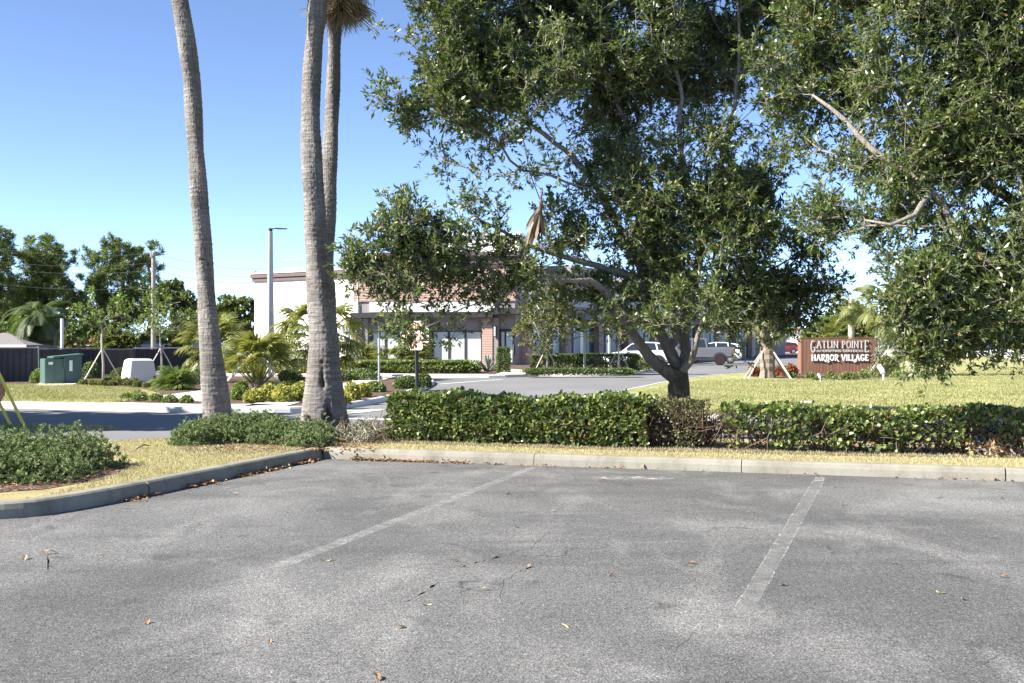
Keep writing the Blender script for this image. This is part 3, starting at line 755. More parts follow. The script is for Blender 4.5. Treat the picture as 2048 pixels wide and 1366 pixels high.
# grass blades ------------------------------------------------------
def pt_in(poly, X, Y):
    ins = np.zeros(len(X), bool); n = len(poly); j = n-1
    for i in range(n):
        xi, yi = poly[i]; xj, yj = poly[j]
        c = ((yi > Y) != (yj > Y)) & (X < (xj-xi)*(Y-yi)/((yj-yi) if yj != yi else 1e-9)+xi); ins ^= c; j = i
    return ins
def blades(name, poly, z, n, h, wd, mat, rng, excl=(), lean=.7):
    P_ = np.array(poly); mn, mx = P_.min(0), P_.max(0)
    X = rng.uniform(mn[0], mx[0], n*3); Y = rng.uniform(mn[1], mx[1], n*3)
    k = pt_in(poly, X, Y)
    for e in excl: k &= ~pt_in(e, X, Y)
    X = X[k][:n]; Y = Y[k][:n]; n = len(X)
    hh = h*(.5+rng.random(n)); a = rng.random(n)*2*np.pi; le = rng.random(n)*lean
    D = np.stack([np.cos(a)*le, np.sin(a)*le, np.ones(n)], 1); D = unit(D)*hh[:,None]
    b = rng.random(n)*np.pi; S = np.stack([np.cos(b), np.sin(b), np.zeros(n)], 1)*wd*.5
    O = np.stack([X, Y, np.full(n, z)], 1)
    V = np.stack([O-S, O+S, O+D], 1).reshape(-1, 3)
    Fc = np.arange(n*3).reshape(-1, 3)
    # colour patches of drier and greener turf
    pz = .5+.5*np.sin(X*1.7+np.sin(Y*2.3)*1.2)*np.cos(Y*1.3+X*.6)
    tint = np.clip(rng.random(n)*.65+pz*.35, 0, 1)
    o = link(mesh_np(name, V, Fc, {'tint': np.repeat(tint, 3)}), name, mat)
    return o
rg = np.random.default_rng(11)
tag(blades('dry_grass', [(-2.70,15.78),(3.78,13.84),(13,11.0),(13,13.6),(5.9,16.2),(1.8,17.5),(-2.4,18.9),(-2.9,17)], .13, 75000, .035, .010, M['grass_blade'], rg, lean=1.2),
    'dry straw coloured grass strip between the kerb and the hedge', 'grass', kind='stuff')
tag(blades('dry_grass', [(-4.55,10.5),(-3.85,12.2),(-2.85,15.6),(-2.9,17),(-4.6,17.35),(-5.3,17.25),(-6.2,16.6),(-7.8,15.8),(-7.6,14.8),(-4.9,13.4)], .13, 60000, .032, .010, M['grass_blade'], rg, excl=[[(-7.5,10.6),(-4.5,10.6),(-4.4,12.6),(-4.7,14.2),(-7.5,14.5)]], lean=1.3),
    'dry grass on the left island between the two juniper clumps', 'grass', kind='stuff')
tag(blades('lawn_grass', [G(1215,800,.13),G(1300,779,.13),G(1400,760,.13),G(1600,757,.13),G(1890,753,.13),G(1960,735,.13),G(2100,735,.13),G(2200,830,.13),G(1300,830,.13)], .12, 150000, .05, .022, M['lawn_blade'], rg, lean=1.3),
    'yellow green lawn in front of the brown sign', 'grass', kind='stuff')
tag(blades('lawn_grass', [G(-40,802,.13),G(225,806,.13),G(300,794,.13),G(280,778,.13),G(120,769,.13),G(-40,771,.13)], .127, 35000, .06, .025, M['lawn_blade'], rg, lean=1.3),
    'green lawn on the left in front of the green transformer', 'grass', kind='stuff')
tag(blades('sliver_grass', [G(-40,853),G(130,855),G(230,858),G(190,860),G(-40,861)], .02, 3000, .05, .015, M['lawn_blade'], rg),
    'thin sliver of grass at the foot of the yellow guy guards', 'grass', kind='stuff')
# ------------------------------------------------------------------ tall palms
def palm_trunk(name, prof, Z, parent, seed, holes=(), base_y=None, flare=None, step=.022, nang=72, ringamp=.006):
    """prof: picture rows (y, left, right) of the trunk at distance Z; holes: (height, angle deg, h, w, depth)"""
    rg = np.random.default_rng(seed)
    pr = sorted(prof, key=lambda p: -p[0])
    zs = np.array([CH-(p[0]-HY)/F*Z for p in pr]); cx = np.array([((p[1]+p[2])/2-HX)/F*Z for p in pr]); r = np.array([(p[2]-p[1])/2/F*Z for p in pr])
    z = np.arange(zs[0], zs[-1], step); X = np.interp(z, zs, cx); R = np.interp(z, zs, r)
    # smooth the silhouette
    kx = np.ones(15)/15; X = np.convolve(np.pad(X,7,'edge'), kx, 'valid'); R = np.convolve(np.pad(R,7,'edge'), kx, 'valid')
    an = np.arange(nang)*2*np.pi/nang; n = len(z)
    ring = np.zeros(n); ph = rg.random(n)
    rr = R[:,None]*np.ones((1,nang))
    # leaf scar rings: narrow ledges, slightly tilted and broken
    zz = z[:,None] + .012*np.sin(an*2+1)[None,:] + .006*np.sin(an*5+z[:,None]*3)
    sc = (zz/.085 + .35*np.sin(z[:,None]*1.7)) % 1.0
    rr += ringamp*(sc**3) + .0035*rg.normal(size=(n,nang))
    rr += .010*np.sin(z[:,None]*2.1+an[None,:]*3) + .006*np.sin(z[:,None]*5.3+an[None,:]*2+seed)
    # vertical fissures
    rr -= .006*np.clip(np.sin(an[None,:]*23+np.sin(z[:,None]*1.3)*2)-.6, 0, 1)*1.5
    if flare:
        fz, fa, kf = flare
        t = np.clip((fz-z)/(fz-z[0]+1e-6), 0, 1)[:,None]
        rr *= 1 + fa*t**2*(.55+.45*np.sin(an[None,:]*kf+1)) 
        rr += .02*t*rg.normal(size=(1,nang))
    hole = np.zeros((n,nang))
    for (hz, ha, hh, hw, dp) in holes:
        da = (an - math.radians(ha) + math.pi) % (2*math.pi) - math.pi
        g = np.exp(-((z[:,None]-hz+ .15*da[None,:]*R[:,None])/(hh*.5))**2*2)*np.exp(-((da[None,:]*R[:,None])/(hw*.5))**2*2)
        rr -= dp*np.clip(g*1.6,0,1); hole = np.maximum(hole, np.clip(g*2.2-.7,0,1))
    V = np.stack([X[:,None]+rr*np.cos(an), Z+rr*np.sin(an), z[:,None]+0*rr], 2).reshape(-1,3)
    i = np.arange(n-1)[:,None]*nang; k = np.arange(nang)[None,:]; k2 = (k+1) % nang
    Fq = np.stack([i+k, i+k2, i+nang+k2, i+nang+k], 2).reshape(-1,4)
    base = Vector((X[0], Z, z[0])); V = V - np.array(base)
    me = mesh_np(name, V, Fq, {'hole': hole.ravel()})
    parent.location = base
    o = link(me, name, M['palm_bark'], parent, smooth=True)
    return Vector((X[-1], Z, z[-1])) - base
W1 = [fan_frond('washington_frond', 1.1, 1.05, 34, .5, 120, .06, s, .45) for s in (1,2,3)]
W2 = [fan_frond('dead_frond', .7, .9, 30, .9, 100, .055, s+20, .35, .1) for s in (1,2,3)]
EA = 270
p = empty('tall_palm', label='tall grey palm trunk leaning left, leftmost of the three tall palms', cat='palm tree', group='three tall palms at the corner of the car park')
top = palm_trunk('trunk', [(876,403,469),(850,404,466),(827,405,462),(780,403,455),(730,401,448),(620,398,433),(520,391,424),(440,384,419),(322,378,410),(250,373,405),(161,366,400.5),(80,355,389),(0,343.5,377.5),(-120,322,355),(-260,292,324),(-450,250,278)], 19.5, p, 3,
    holes=[(3.03,EA+8,.028,.26,.03),(2.25,EA+12,.016,.2,.02),(2.95,EA+50,.10,.05,.03)])
set_fronds(p, W1, top, 26, 75, -35, M['fan'], 'frond', 5)
set_fronds(p, W2, top - Vector((0,0,.3)), 18, -50, -80, M['deadfan'], 'dead_frond', 6)
p = empty('tall_palm', label='tall palm with thick flared pale base and hollows, middle of the three tall palms', cat='palm tree', group='three tall palms at the corner of the car park')
top = palm_trunk('trunk', [(885,598,703),(872,602,700),(860,602,698),(830,601,694),(800,605,689),(746,615,680),(676,620,672),(606,616,664),(535,612,657),(440,608,650),(350,605,646),(260,603,641),(161,605,640),(80,610,645),(0,617,653),(-70,623,657),(-160,630,662),(-270,640,668)], 17.9, p, 8,
    holes=[(1.04,EA+4,.36,.06,.05),(1.30,EA+3,.10,.04,.03),(.95,EA+10,.16,.06,.05),(.50,EA+22,.46,.07,.06),(.42,EA-34,.11,.15,.08),(.44,EA+14,.15,.11,.06),(.46,EA+28,.17,.09,.06),(.30,EA+5,.14,.05,.03),(.26,EA+35,.2,.06,.04)],
    flare=(.55,.16,7), ringamp=.007)
rt = MB(); rg_ = random.Random(4)
for i in range(46):
    a = rg_.uniform(0, 2*math.pi); r0 = .42; h0 = rg_.uniform(.10,.30)
    p0 = Vector((math.cos(a)*r0*.88, math.sin(a)*r0*.88, h0)); p1 = Vector((math.cos(a+.1)*(r0+.06), math.sin(a+.1)*(r0+.06), .5*h0)); p2 = Vector((math.cos(a+.12)*(r0+.15), math.sin(a+.12)*(r0+.15), .0))
    rt.tube([p0,p1,p2], [.022,.018,.008], 5)
rt.build('surface_roots', M['palm_bark'], p, smooth=True)['kind'] = 'stuff'
set_fronds(p, W1, top, 26, 75, -25, M['fan'], 'frond', 15)
set_fronds(p, W2, top - Vector((0,0,.25)), 16, -45, -70, M['deadfan'], 'dead_frond', 16)
p = empty('tall_palm', label='slimmer tall palm behind the flared one, its brown dead skirt in view', cat='palm tree', group='three tall palms at the corner of the car park')
top = palm_trunk('trunk', [(872,640,690),(800,635,683),(700,632,678),(600,630,672),(530,630,666),(470,637,668),(440,642,670),(400,644,672),(322,646,675),(258,649,677),(161,653,679),(110,655,680),(55,657,682),(20,660,686),(-20,665,690),(-60,668,694)], 19.6, p, 13)
set_fronds(p, W1, top + Vector((0,0,.5)), 24, 80, 35, M['fan'], 'frond', 25)
S3 = [fan_frond('skirt_frond', .25, .62, 26, .9, 60, .05, s+40, .9, .3) for s in (1,2,3)]
set_fronds(p, S3, top + Vector((0,0,.12)), 34, -25, -74, M['deadfan'], 'dead_frond', 26, (.62,.88))

# ------------------------------------------------------------------ the two oaks
def px_blobs(lst, Z0, dep=1.1):
    out = []
    for b in lst:
        x, y, r = b[:3]; dz = b[3] if len(b) > 3 else 0; wt = b[4] if len(b) > 4 else 1
        Z = Z0 + dz; c = P(x, y, Z); rr = r/F*Z
        out.append((c.x, c.y, c.z, rr, rr*dep, rr, wt))
    return out
def limbs(paths):
    """paths: list of (parent_index_in_node_list or -1, [(x,y,Z,r)...])"""
    S = []; par = []; rad = []; tagd = {}
    for name, frm, pts in paths:
        last = tagd[frm] if frm else -1
        for q in pts:
            v = P(*q[:3]) if q[1] is not None else None
            S.append(tuple(v)); par.append(last); rad.append(q[3]); last = len(S)-1
            if len(q) > 4: tagd[q[4]] = last
        tagd[name] = last
    return S, par, rad
def dense_path(S, par, rad, step=.18, rng=RNG):
    """subdivide seed limbs so twigs can leave anywhere, with slight wobble"""
    nS = []; nP = []; nR = []; mp = {}
    for i, s in enumerate(S):
        if par[i] < 0: mp[i] = len(nS); nS.append(np.array(s)); nP.append(-1); nR.append(rad[i]); continue
        a = np.array(S[par[i]]); b = np.array(s); L = np.linalg.norm(b-a); m = max(1, int(L/step)); prev = mp[par[i]]
        for k in range(1, m+1):
            t = k/m; q = a+(b-a)*t
            if k < m: q = q + rng.normal(size=3)*.012
            nS.append(q); nP.append(prev); nR.append(rad[par[i]]+(rad[i]-rad[par[i]])*t); prev = len(nS)-1
        mp[i] = prev
    return nS, nP, nR
def oak(name, label, paths, blobs, n_tips, seed, group=None, cull=None, leafL=.085, leafW=.034, per=9, nsub=3, lit=0):
    rng = np.random.default_rng(seed)
    S, par, rad = limbs(paths); S, par, rad = dense_path(S, par, rad, .18, rng)
    pts = in_blobs(blobs, int(n_tips*2.1), rng, .25)
    fx = np.sin(pts[:,0]*3.4+pts[:,2]*1.3+seed)+.7*np.sin(pts[:,2]*4.6+pts[:,0]*2.1+pts[:,1]*2.9)+np.sin(pts[:,2]*3.1-pts[:,1]*1.3+1)+np.sin(pts[:,1]*2.2+pts[:,0]*1.7+2)+.8*np.sin(pts[:,0]*5.3+pts[:,2]*4.7)
    pts = pts[(fx > -.7) | (pts[:,2] < 2.6) | (rng.random(len(pts)) < .10)][:n_tips]
    if cull is not None: pts = pts[~cull(pts)]
    base = Vector(S[0])
    A, pr, R, ch, tips, PL = grow(S, par, rad, pts, .28, rng, alpha=.30, jit=.10, tip=.0045, expo=2.35, sag=-.02)
    for i in range(len(A)):            # limbs never thicker than where they leave
        pass
    e = empty(name, base, 0, label, 'tree', group); b = np.array(base)
    tr = link(limb_mesh('trunk', A-b, pr, R, ch, .0, .05), 'trunk', M['oak_bark'], e, smooth=True)
    tp = A[tips]; td = np.array([A[t]-A[pr[t]] for t in tips])
    C, E, (O, D, N, L, W) = foliage_on(tp, td, nsub, per, leafL, leafW, .24, rng, spread=.80, up=.45, along=.16)
    tw = link(prisms('twigs', C-b, E-b, .0035, .002), 'twigs', M['oak_bark'], e); tw['kind'] = 'stuff'
    # tints: mostly dark green, clumps of olive, a few orange
    cl = np.repeat(np.repeat(rng.random(len(tips)), nsub), per)
    tint = np.clip(rng.random(len(O))**1.3*.72 + cl*.25, 0, .945); tint = np.where(rng.random(len(O)) < .012, rng.uniform(.955, 1, len(O)), tint)
    f = link(cloud_mesh('foliage', O-b, D, N, L*(.6+.8*rng.random(len(O))), W, tint, .16, .08, rng, simple=True), 'foliage', M['oak_leaf'], e); f['kind'] = 'stuff'
    print(name, 'nodes', len(A), 'leaves', len(O))
    return e
ZA = 18.0
A_blobs = px_blobs([
 (860,50,95,-1,1.3),(775,68,28,-1,2),(950,140,105,0,1.3),(792,172,44,-1.2,1.6),(1010,50,130,1),(880,250,66,-1,1.6),(925,300,70,.5,1.3),(1070,130,100,-1),(1130,40,120,1),(1250,60,130,0),
 (1000,-60,150,0,.6),(1200,-120,190,1,.4),(1420,-100,200,1,.4),(880,-50,90,0),(1180,180,80,1.5),(1010,240,60,-1,.6),(930,200,70,-1,1.4),(870,120,70,-1,1.6),(1000,120,80,-.5,1.3),(830,230,40,-1,2),(1060,-230,120,0,.3),(1330,-240,150,0,.3),
 (735,412,34,-1,1.6),(790,450,62,-1.2,1.1),(850,470,80,-1.5,1),(770,530,80,-1.5,1),(705,500,36,-1.5,2),(672,515,16,-1.5,3),(720,560,50,-1.5,1.5),(880,540,85,-1,1.1),(800,600,40,-1.5,.8),(950,440,60,-1),(960,560,80,-1),(860,600,46,-1.5,.7),(820,620,34,-1.8,.8),(770,620,26,-1.5,1.5),(765,655,12,-1.6,5),
 (785,660,24,-1.8,4),(822,668,26,-1.8,7),(830,640,24,-1.8,4),(885,650,24,-1.5,3),(900,680,14,-1.5,5),(925,650,24,-1.5),(880,690,12,-1.5,2),(960,640,26,-1.5),
 (1050,345,36,0),(1050,530,70,-1),(1120,540,85,0),(1130,450,62,-.5),(1170,340,85,0),(1090,300,62,-1,.6),(1230,440,100,-.5),(1240,260,105,1),(1270,550,100,0),(1230,620,42,-1),(1300,640,48,-1.2),(1345,640,46,-1.4),
 (1340,380,115,-.5),(1330,200,110,1),(1400,100,120,1),(1470,30,110,1.5),(1430,330,100,0),(1440,490,110,-.5),(1400,620,60,-1.5),(1480,610,75,-.5,1.3),(1530,540,85,0,1.5),(1590,590,66,0,1.9),(1500,670,40,-1),(1505,720,18,-1,1.5),(1655,560,40,0,2.2),(1640,500,44,0,2),(1620,430,36,0,1.6),(1560,650,40,0),(1570,180,50,0,.8),(1585,60,60,0),(1500,410,85,1,1.3),(1540,260,66,1,.7),(1500,160,60,2,.7),
 (1330,540,70,2),(1200,500,60,2,.6),(1400,430,60,2,.6)], ZA, .62)
pathsA = [
 ('trunk', None, [(1361,905,ZA,.215),(1360,868,ZA,.19),(1359,830,ZA,.175),(1358,795,ZA,.170),(1357,770,ZA,.170),(1356,752,ZA,.17)]),
 ('l1', 'trunk', [(1338,745,ZA-.05,.115),(1316,731,ZA-.1,.095),(1298,712,ZA-.15,.085),(1282,690,ZA-.2,.08),(1266,668,ZA-.3,.075),(1250,645,ZA-.4,.07),(1235,620,ZA-.5,.06),(1215,585,ZA-.6,.055),(1180,560,ZA-.7,.045)]),
 ('m1', 'trunk', [(1352,730,ZA+.05,.092),(1344,712,ZA+.05,.10),(1333,690,ZA,.095),(1322,668,ZA,.09),(1313,645,ZA,.085),(1305,610,ZA,.085),(1300,580,ZA,.085)]),
 ('m2', 'm1', [(1270,560,ZA,.075),(1236,543,ZA-.1,.065),(1190,530,ZA-.2,.05),(1150,520,ZA-.3,.045),(1100,505,ZA-.4,.038),(1060,492,ZA-.5,.032),(1005,462,ZA-.6,.025),(955,440,ZA-.7,.018)]),
 ('m3', 'm1', [(1302,540,ZA+.1,.08),(1310,490,ZA+.2,.075),(1312,430,ZA+.3,.065),(1300,370,ZA+.4,.06),(1280,320,ZA+.5,.05),(1262,270,ZA+.6,.045),(1235,210,ZA+.6,.035),(1215,150,ZA+.6,.03),(1195,80,ZA+.6,.022)]),
 ('m4', 'm2', []),
 ('m5', 'm1', [(1275,520,ZA+.3,.07),(1245,470,ZA+.5,.06),(1215,410,ZA+.4,.055),(1180,350,ZA+.3,.05),(1130,300,ZA+.2,.04),(1070,255,ZA,.035),(1010,225,ZA-.1,.028),(940,195,ZA-.3,.02)]),
 ('m6', 'm5', []),
 ('r1', 'trunk', [(1366,728,ZA+.1,.09),(1372,705,ZA+.15,.088),(1368,680,ZA+.2,.095),(1366,650,ZA+.2,.09),(1375,610,ZA+.2,.085),(1390,560,ZA+.1,.08),(1400,500,ZA,.07),(1398,440,ZA,.065)]),
 ('r2', 'r1', [(1375,385,ZA,.055),(1362,330,ZA,.05),(1358,270,ZA+.1,.045),(1365,200,ZA+.2,.035),(1350,120,ZA+.3,.028),(1340,40,ZA+.3,.02),(1335,-60,ZA+.3,.015)]),
 ('r3', 'r1', [(1428,395,ZA+.1,.055),(1440,340,ZA+.2,.05),(1450,280,ZA+.3,.042),(1470,210,ZA+.5,.035),(1478,120,ZA+.5,.028),(1476,20,ZA+.5,.02),(1470,-80,ZA+.5,.015)]),
 ('r4', 'r1', []),
 ('s1', 'trunk', [(1382,722,ZA-.15,.06),(1391,695,ZA-.25,.045),(1397,665,ZA-.3,.04),(1415,630,ZA-.3,.035),(1445,600,ZA-.3,.03),(1490,570,ZA-.2,.025),(1540,540,ZA-.1,.018)]),
]
def cullA(p):
    x = p[:,0]/p[:,1]*F+HX; y = HY-(p[:,2]-CH)/p[:,1]*F
    g = np.zeros(len(p), bool)
    for (cx,cy,rx,ry) in ((1600,378,50,36),(925,372,46,20),(1020,415,26,18),(1075,505,14,18),(1090,260,24,30),(1150,215,22,26),(1300,300,16,24),(1560,330,20,20),(1495,240,16,28),(1390,150,12,26),(1000,185,18,14),(1120,345,16,12),(1065,455,26,42),(1395,680,30,40),(1200,390,14,14),(1420,560,14,10)):
        g |= ((x-cx)/rx)**2+((y-cy)/ry)**2 < 1
    g |= (y > 560) & (x < 980) & (np.random.default_rng(5).random(len(p)) < .38)
    # above the island drive nothing hangs low near the trunk
    g |= (y > 650) & (x > 1265) & (x < 1440)
    return g
oak('oak_tree', 'broad evergreen oak with forked dark trunk behind the thin brown part of the hedge', pathsA, A_blobs, 5500, 21, cull=cullA, per=10, nsub=5, leafL=.080, leafW=.033)
ZB = 15.5
B_blobs = px_blobs([
 (1560,90,70,1),(1590,210,66,1),(1585,300,44,1),(1640,60,80,1),(1740,100,110,1),(1850,60,120,0),(1960,120,140,0),(2080,60,160,0),(1700,-80,140,1,.6),(1900,-120,180,0,.5),(2150,-80,200,0,.5),
 (1610,170,40,1),(1690,190,70,1),(1790,190,90,0),(1890,240,110,0),(2000,260,130,0),(2150,250,160,0),
 (1640,270,34,1),(1700,330,60,.5),(1650,330,40,.5),(1790,370,90,0),(1880,380,100,0),(1990,400,120,0),(2120,400,140,0),(1700,420,66,0),(1640,400,56,.6,1.6),(1640,455,44,.4,1.6),(1600,330,40,.8,1.4),(1760,460,66,-.3),
 (1800,520,44,-.5),(1850,520,80,-.5),(1950,540,90,-.5),(2050,560,110,-.5),(1840,600,76,-1,3.5),(1920,640,60,-1,1.8),(2020,640,60,-1,1.5),(1836,685,42,-1.2,3.5),(1872,685,42,-1.2,3.5),(1850,725,26,-1.3,6),(1822,650,32,-1.3,5),(1905,685,38,-1,8),(1955,665,34,-1,5),(2020,700,26,-1,6),(1995,712,14,-1,9),(2000,560,90,1.5),(1900,300,90,2.5),(2060,200,120,2.5)], ZB, .85)
pathsB = [
 ('trunk', None, [(2300,930,ZB,.26),(2296,860,ZB,.23),(2290,780,ZB,.22),(2275,700,ZB,.21)]),
 ('a', 'trunk', [(2220,650,ZB-.1,.15),(2150,620,ZB-.2,.13),(2080,590,ZB-.3,.115),(2020,578,ZB-.4,.10),(1975,548,ZB-.5,.09),(1935,500,ZB-.5,.075),(1900,440,ZB-.4,.06),(1860,380,ZB-.3,.05)]),
 ('b', 'trunk', [(2260,560,ZB+.2,.16),(2220,440,ZB+.3,.14),(2170,320,ZB+.2,.12),(2110,220,ZB+.1,.10),(2040,120,ZB,.08),(1980,40,ZB,.06),(1930,-60,ZB,.04)]),
 ('c', 'a', [(1815,345,ZB-.2,.05),(1770,320,ZB,.045),(1735,290,ZB+.1,.042),(1695,245,ZB+.3,.036),(1660,215,ZB+.4,.028),(1625,190,ZB+.5,.018)]),
 ('d', 'b', []),
 ('e', 'trunk', [(2200,560,ZB+.6,.11),(2110,470,ZB+.8,.095),(2010,390,ZB+.8,.075),(1920,330,ZB+.7,.06),(1840,240,ZB+.7,.045),(1780,160,ZB+.7,.03),(1740,60,ZB+.7,.02)]),
 ('g', 'a', [(1830,430,ZB-.7,.035),(1780,450,ZB-.8,.025),(1730,440,ZB-.7,.015)]),
]
def cullB(p):
    x = p[:,0]/p[:,1]*F+HX; y = HY-(p[:,2]-CH)/p[:,1]*F
    g = np.zeros(len(p), bool)
    for (cx,cy,rx,ry) in ((1690,268,40,22),(1790,205,40,22),(1592,385,34,24),(1720,548,70,42),(1900,160,22,16),(1860,470,16,14),(1985,500,14,14),(1985,655,26,30),(1760,260,16,12),(1700,110,16,12)):
        g |= ((x-cx)/rx)**2+((y-cy)/ry)**2 < 1
    g |= (y > 640) & (x < 1800)
    return g
oak('oak_tree', 'evergreen oak hanging in from the right edge, branches drooping past the sign', pathsB, B_blobs, 4300, 22, cull=cullB, per=11, nsub=5, leafL=.077, leafW=.032)
# trees left of the picture whose shade lies across the road
rngo = np.random.default_rng(5)
def side_tree(loc, h, r, label, seed):
    rng = np.random.default_rng(seed); x, y = loc
    blobs = [(0,0,h*.62,r,r*.52,h*.30,1),(r*.4,.2,h*.8,r*.7,r*.42,h*.2,1),(-r*.5,0,h*.5,r*.7,r*.42,h*.2,1)]
    S = [np.array([0,0,k*.35]) for k in range(8)]; pts = in_blobs(blobs, 560, rng)
    A, pr, R, ch, tips, PL = grow(S, [-1]+list(range(7)), [.2]*8, pts, .5, rng, tip=.008)
    e = empty('oak_tree', (x, y, 0), 0, label, 'tree', 'oaks beyond the left edge')
    link(limb_mesh('trunk', A, pr, R, ch), 'trunk', M['oak_bark'], e)
    tp = A[tips]; C, E, (O,D,N,L,W) = foliage_on(tp, tp-np.array([0,0,h*.4]), 3, 12, .22, .12, .35, rng)
    f = link(cloud_mesh('foliage', O, D, N, L, W, rng.random(len(O))*.9), 'foliage', M['oak_leaf'], e); f['kind'] = 'stuff'
for (x, y, h, r, s) in ((-17.5,20.8,8.5,4.2,1),(-23.5,20.0,9.5,4.5,2),(-15.8,21.6,5.6,2.6,3),(-22,21.8,8,3.6,4),(-15.4,19.4,7.2,2.8,5)):
    side_tree((x, y), h, r, 'evergreen oak outside the left edge, shading the road', s)

# ------------------------------------------------------------------ hedges
def hedge(label, line, width, z0, z1, n, seed, mat, dens=None, L=.06, W=.045, nstem=60, group=None, gaps=0.0, topbias=.2):
    """line: ground points along the middle of the hedge"""
    rng = np.random.default_rng(seed); P_ = np.array(line, float)
    seg = np.linalg.norm(np.diff(P_, axis=0), axis=1); cum = np.r_[0, np.cumsum(seg)]; Lt = cum[-1]
    m = n*3
    u = rng.random(m)*Lt; v = (rng.random(m)*2-1); h = rng.random(m)
    # leaves crowd at the clipped faces
    face = rng.random(m); v = np.where(face < .6, np.sign(v)*(1-.25*rng.random(m)**1.5), v); h = np.where(face > 1-topbias, 1-.12*rng.random(m)**1.5, h)
    lump = .5+.5*np.sin(u*3.1+seed)*np.sin(u*1.3+v*1.2+2)
    lump2 = np.sin(u*6.3+h*5+seed*2)*np.sin(u*2.9-h*7+v*2)
    keep = rng.random(m) < np.clip(.9 + .5*lump2 - gaps*(1-h)**1.0*1.3*(.4+lump) - gaps*.25, .02, 1)
    u, v, h = u[keep][:n], v[keep][:n], h[keep][:n]; n = len(u)
    X = np.interp(u, cum, P_[:,0]); Y = np.interp(u, cum, P_[:,1])
    i = np.clip(np.searchsorted(cum, u)-1, 0, len(seg)-1); T = (P_[i+1]-P_[i])/seg[i][:,None]; Nn = np.stack([-T[:,1], T[:,0]], 1)
    hw = width/2*(1+.10*np.sin(u*4.3+h*4)+.08*np.sin(u*9.1+h*6+1)) * (.82+.18*np.minimum(1,h*3))
    top = z1 + .035*np.sin(u*2.3)+.02*np.sin(u*7.7+v)+.03*rng.normal(size=n)*(rng.random(n) < .3)
    z = z0 + (top-z0)*(.04+.96*h)
    O = np.stack([X+Nn[:,0]*v*hw, Y+Nn[:,1]*v*hw, z], 1)
    out = np.stack([Nn[:,0]*v, Nn[:,1]*v, .5*(h-.3)], 1)
    D = unit(out*.8 + rdir(n, rng)*.8 + np.array([[0,0,.35]])); N = unit(out*.9 + rdir(n, rng)*.8 + np.array([[0,0,.5]]))
    b = np.array([P_[0,0], P_[0,1], z0]); e = empty('hedge', b, 0, label, 'hedge', group)
    f = link(cloud_mesh('foliage', O-b, D, N, L*(.7+.5*rng.random(n)), W*(.75+.4*rng.random(n)), None, .12, .12, rng), 'foliage', mat, e); f['kind'] = 'stuff'
    # woody stems fanning from the ground
    u = (np.arange(nstem)+rng.random(nstem))*Lt/nstem; X = np.interp(u, cum, P_[:,0]); Y = np.interp(u, cum, P_[:,1])
    A0 = np.repeat(np.stack([X, Y, np.full(nstem, z0-.02)], 1), 5, 0)
    A0 += rng.normal(size=A0.shape)*np.array([[.05,.05,0]]); k = len(A0)
    A1 = A0 + np.stack([rng.normal(size=k)*.13, rng.normal(size=k)*.13, (z1-z0)*(.35+.2*rng.random(k))], 1)
    A2 = A1 + np.stack([rng.normal(size=k)*.13, rng.normal(size=k)*.13, (z1-z0)*(.3+.2*rng.random(k))], 1)
    B1 = np.repeat(A1, 2, 0); B2 = B1 + rng.normal(size=B1.shape)*np.array([[.16,.14,.12]])
    s = link(prisms('stems', np.concatenate([A0,A1,B1])-b, np.concatenate([A1,A2,B2])-b, .009, .005), 'stems', M['brown_bark'], e); s['kind'] = 'stuff'
    return e
def hp(x, y, back=.38):
    g = G(x, y, .14); return (g[0]+back*.28, g[1]+back)
hedge('long dense clipped green hedge beside the flared palm, left part of the row', [hp(776,881),hp(1000,888),hp(1296,897)], .80, .14, .80, 13500, 31, M['hedge_leaf'], L=.072, W=.056, group='clipped hedge along the kerb')
hedge('thin browned hedge shrub below the forked oak trunk', [hp(1306,897),hp(1408,900)], .60, .14, .76, 1700, 32, M['brown_leaf'], L=.05, W=.03, nstem=40, group='clipped hedge along the kerb', gaps=.25)
hedge('gappy clipped green hedge running to the right edge', [hp(1436,901),hp(1700,908),hp(2048,914),(11.4,12.75)], .62, .14, .70, 11500, 33, M['hedge_leaf'], L=.072, W=.056, nstem=110, group='clipped hedge along the kerb', gaps=.62)

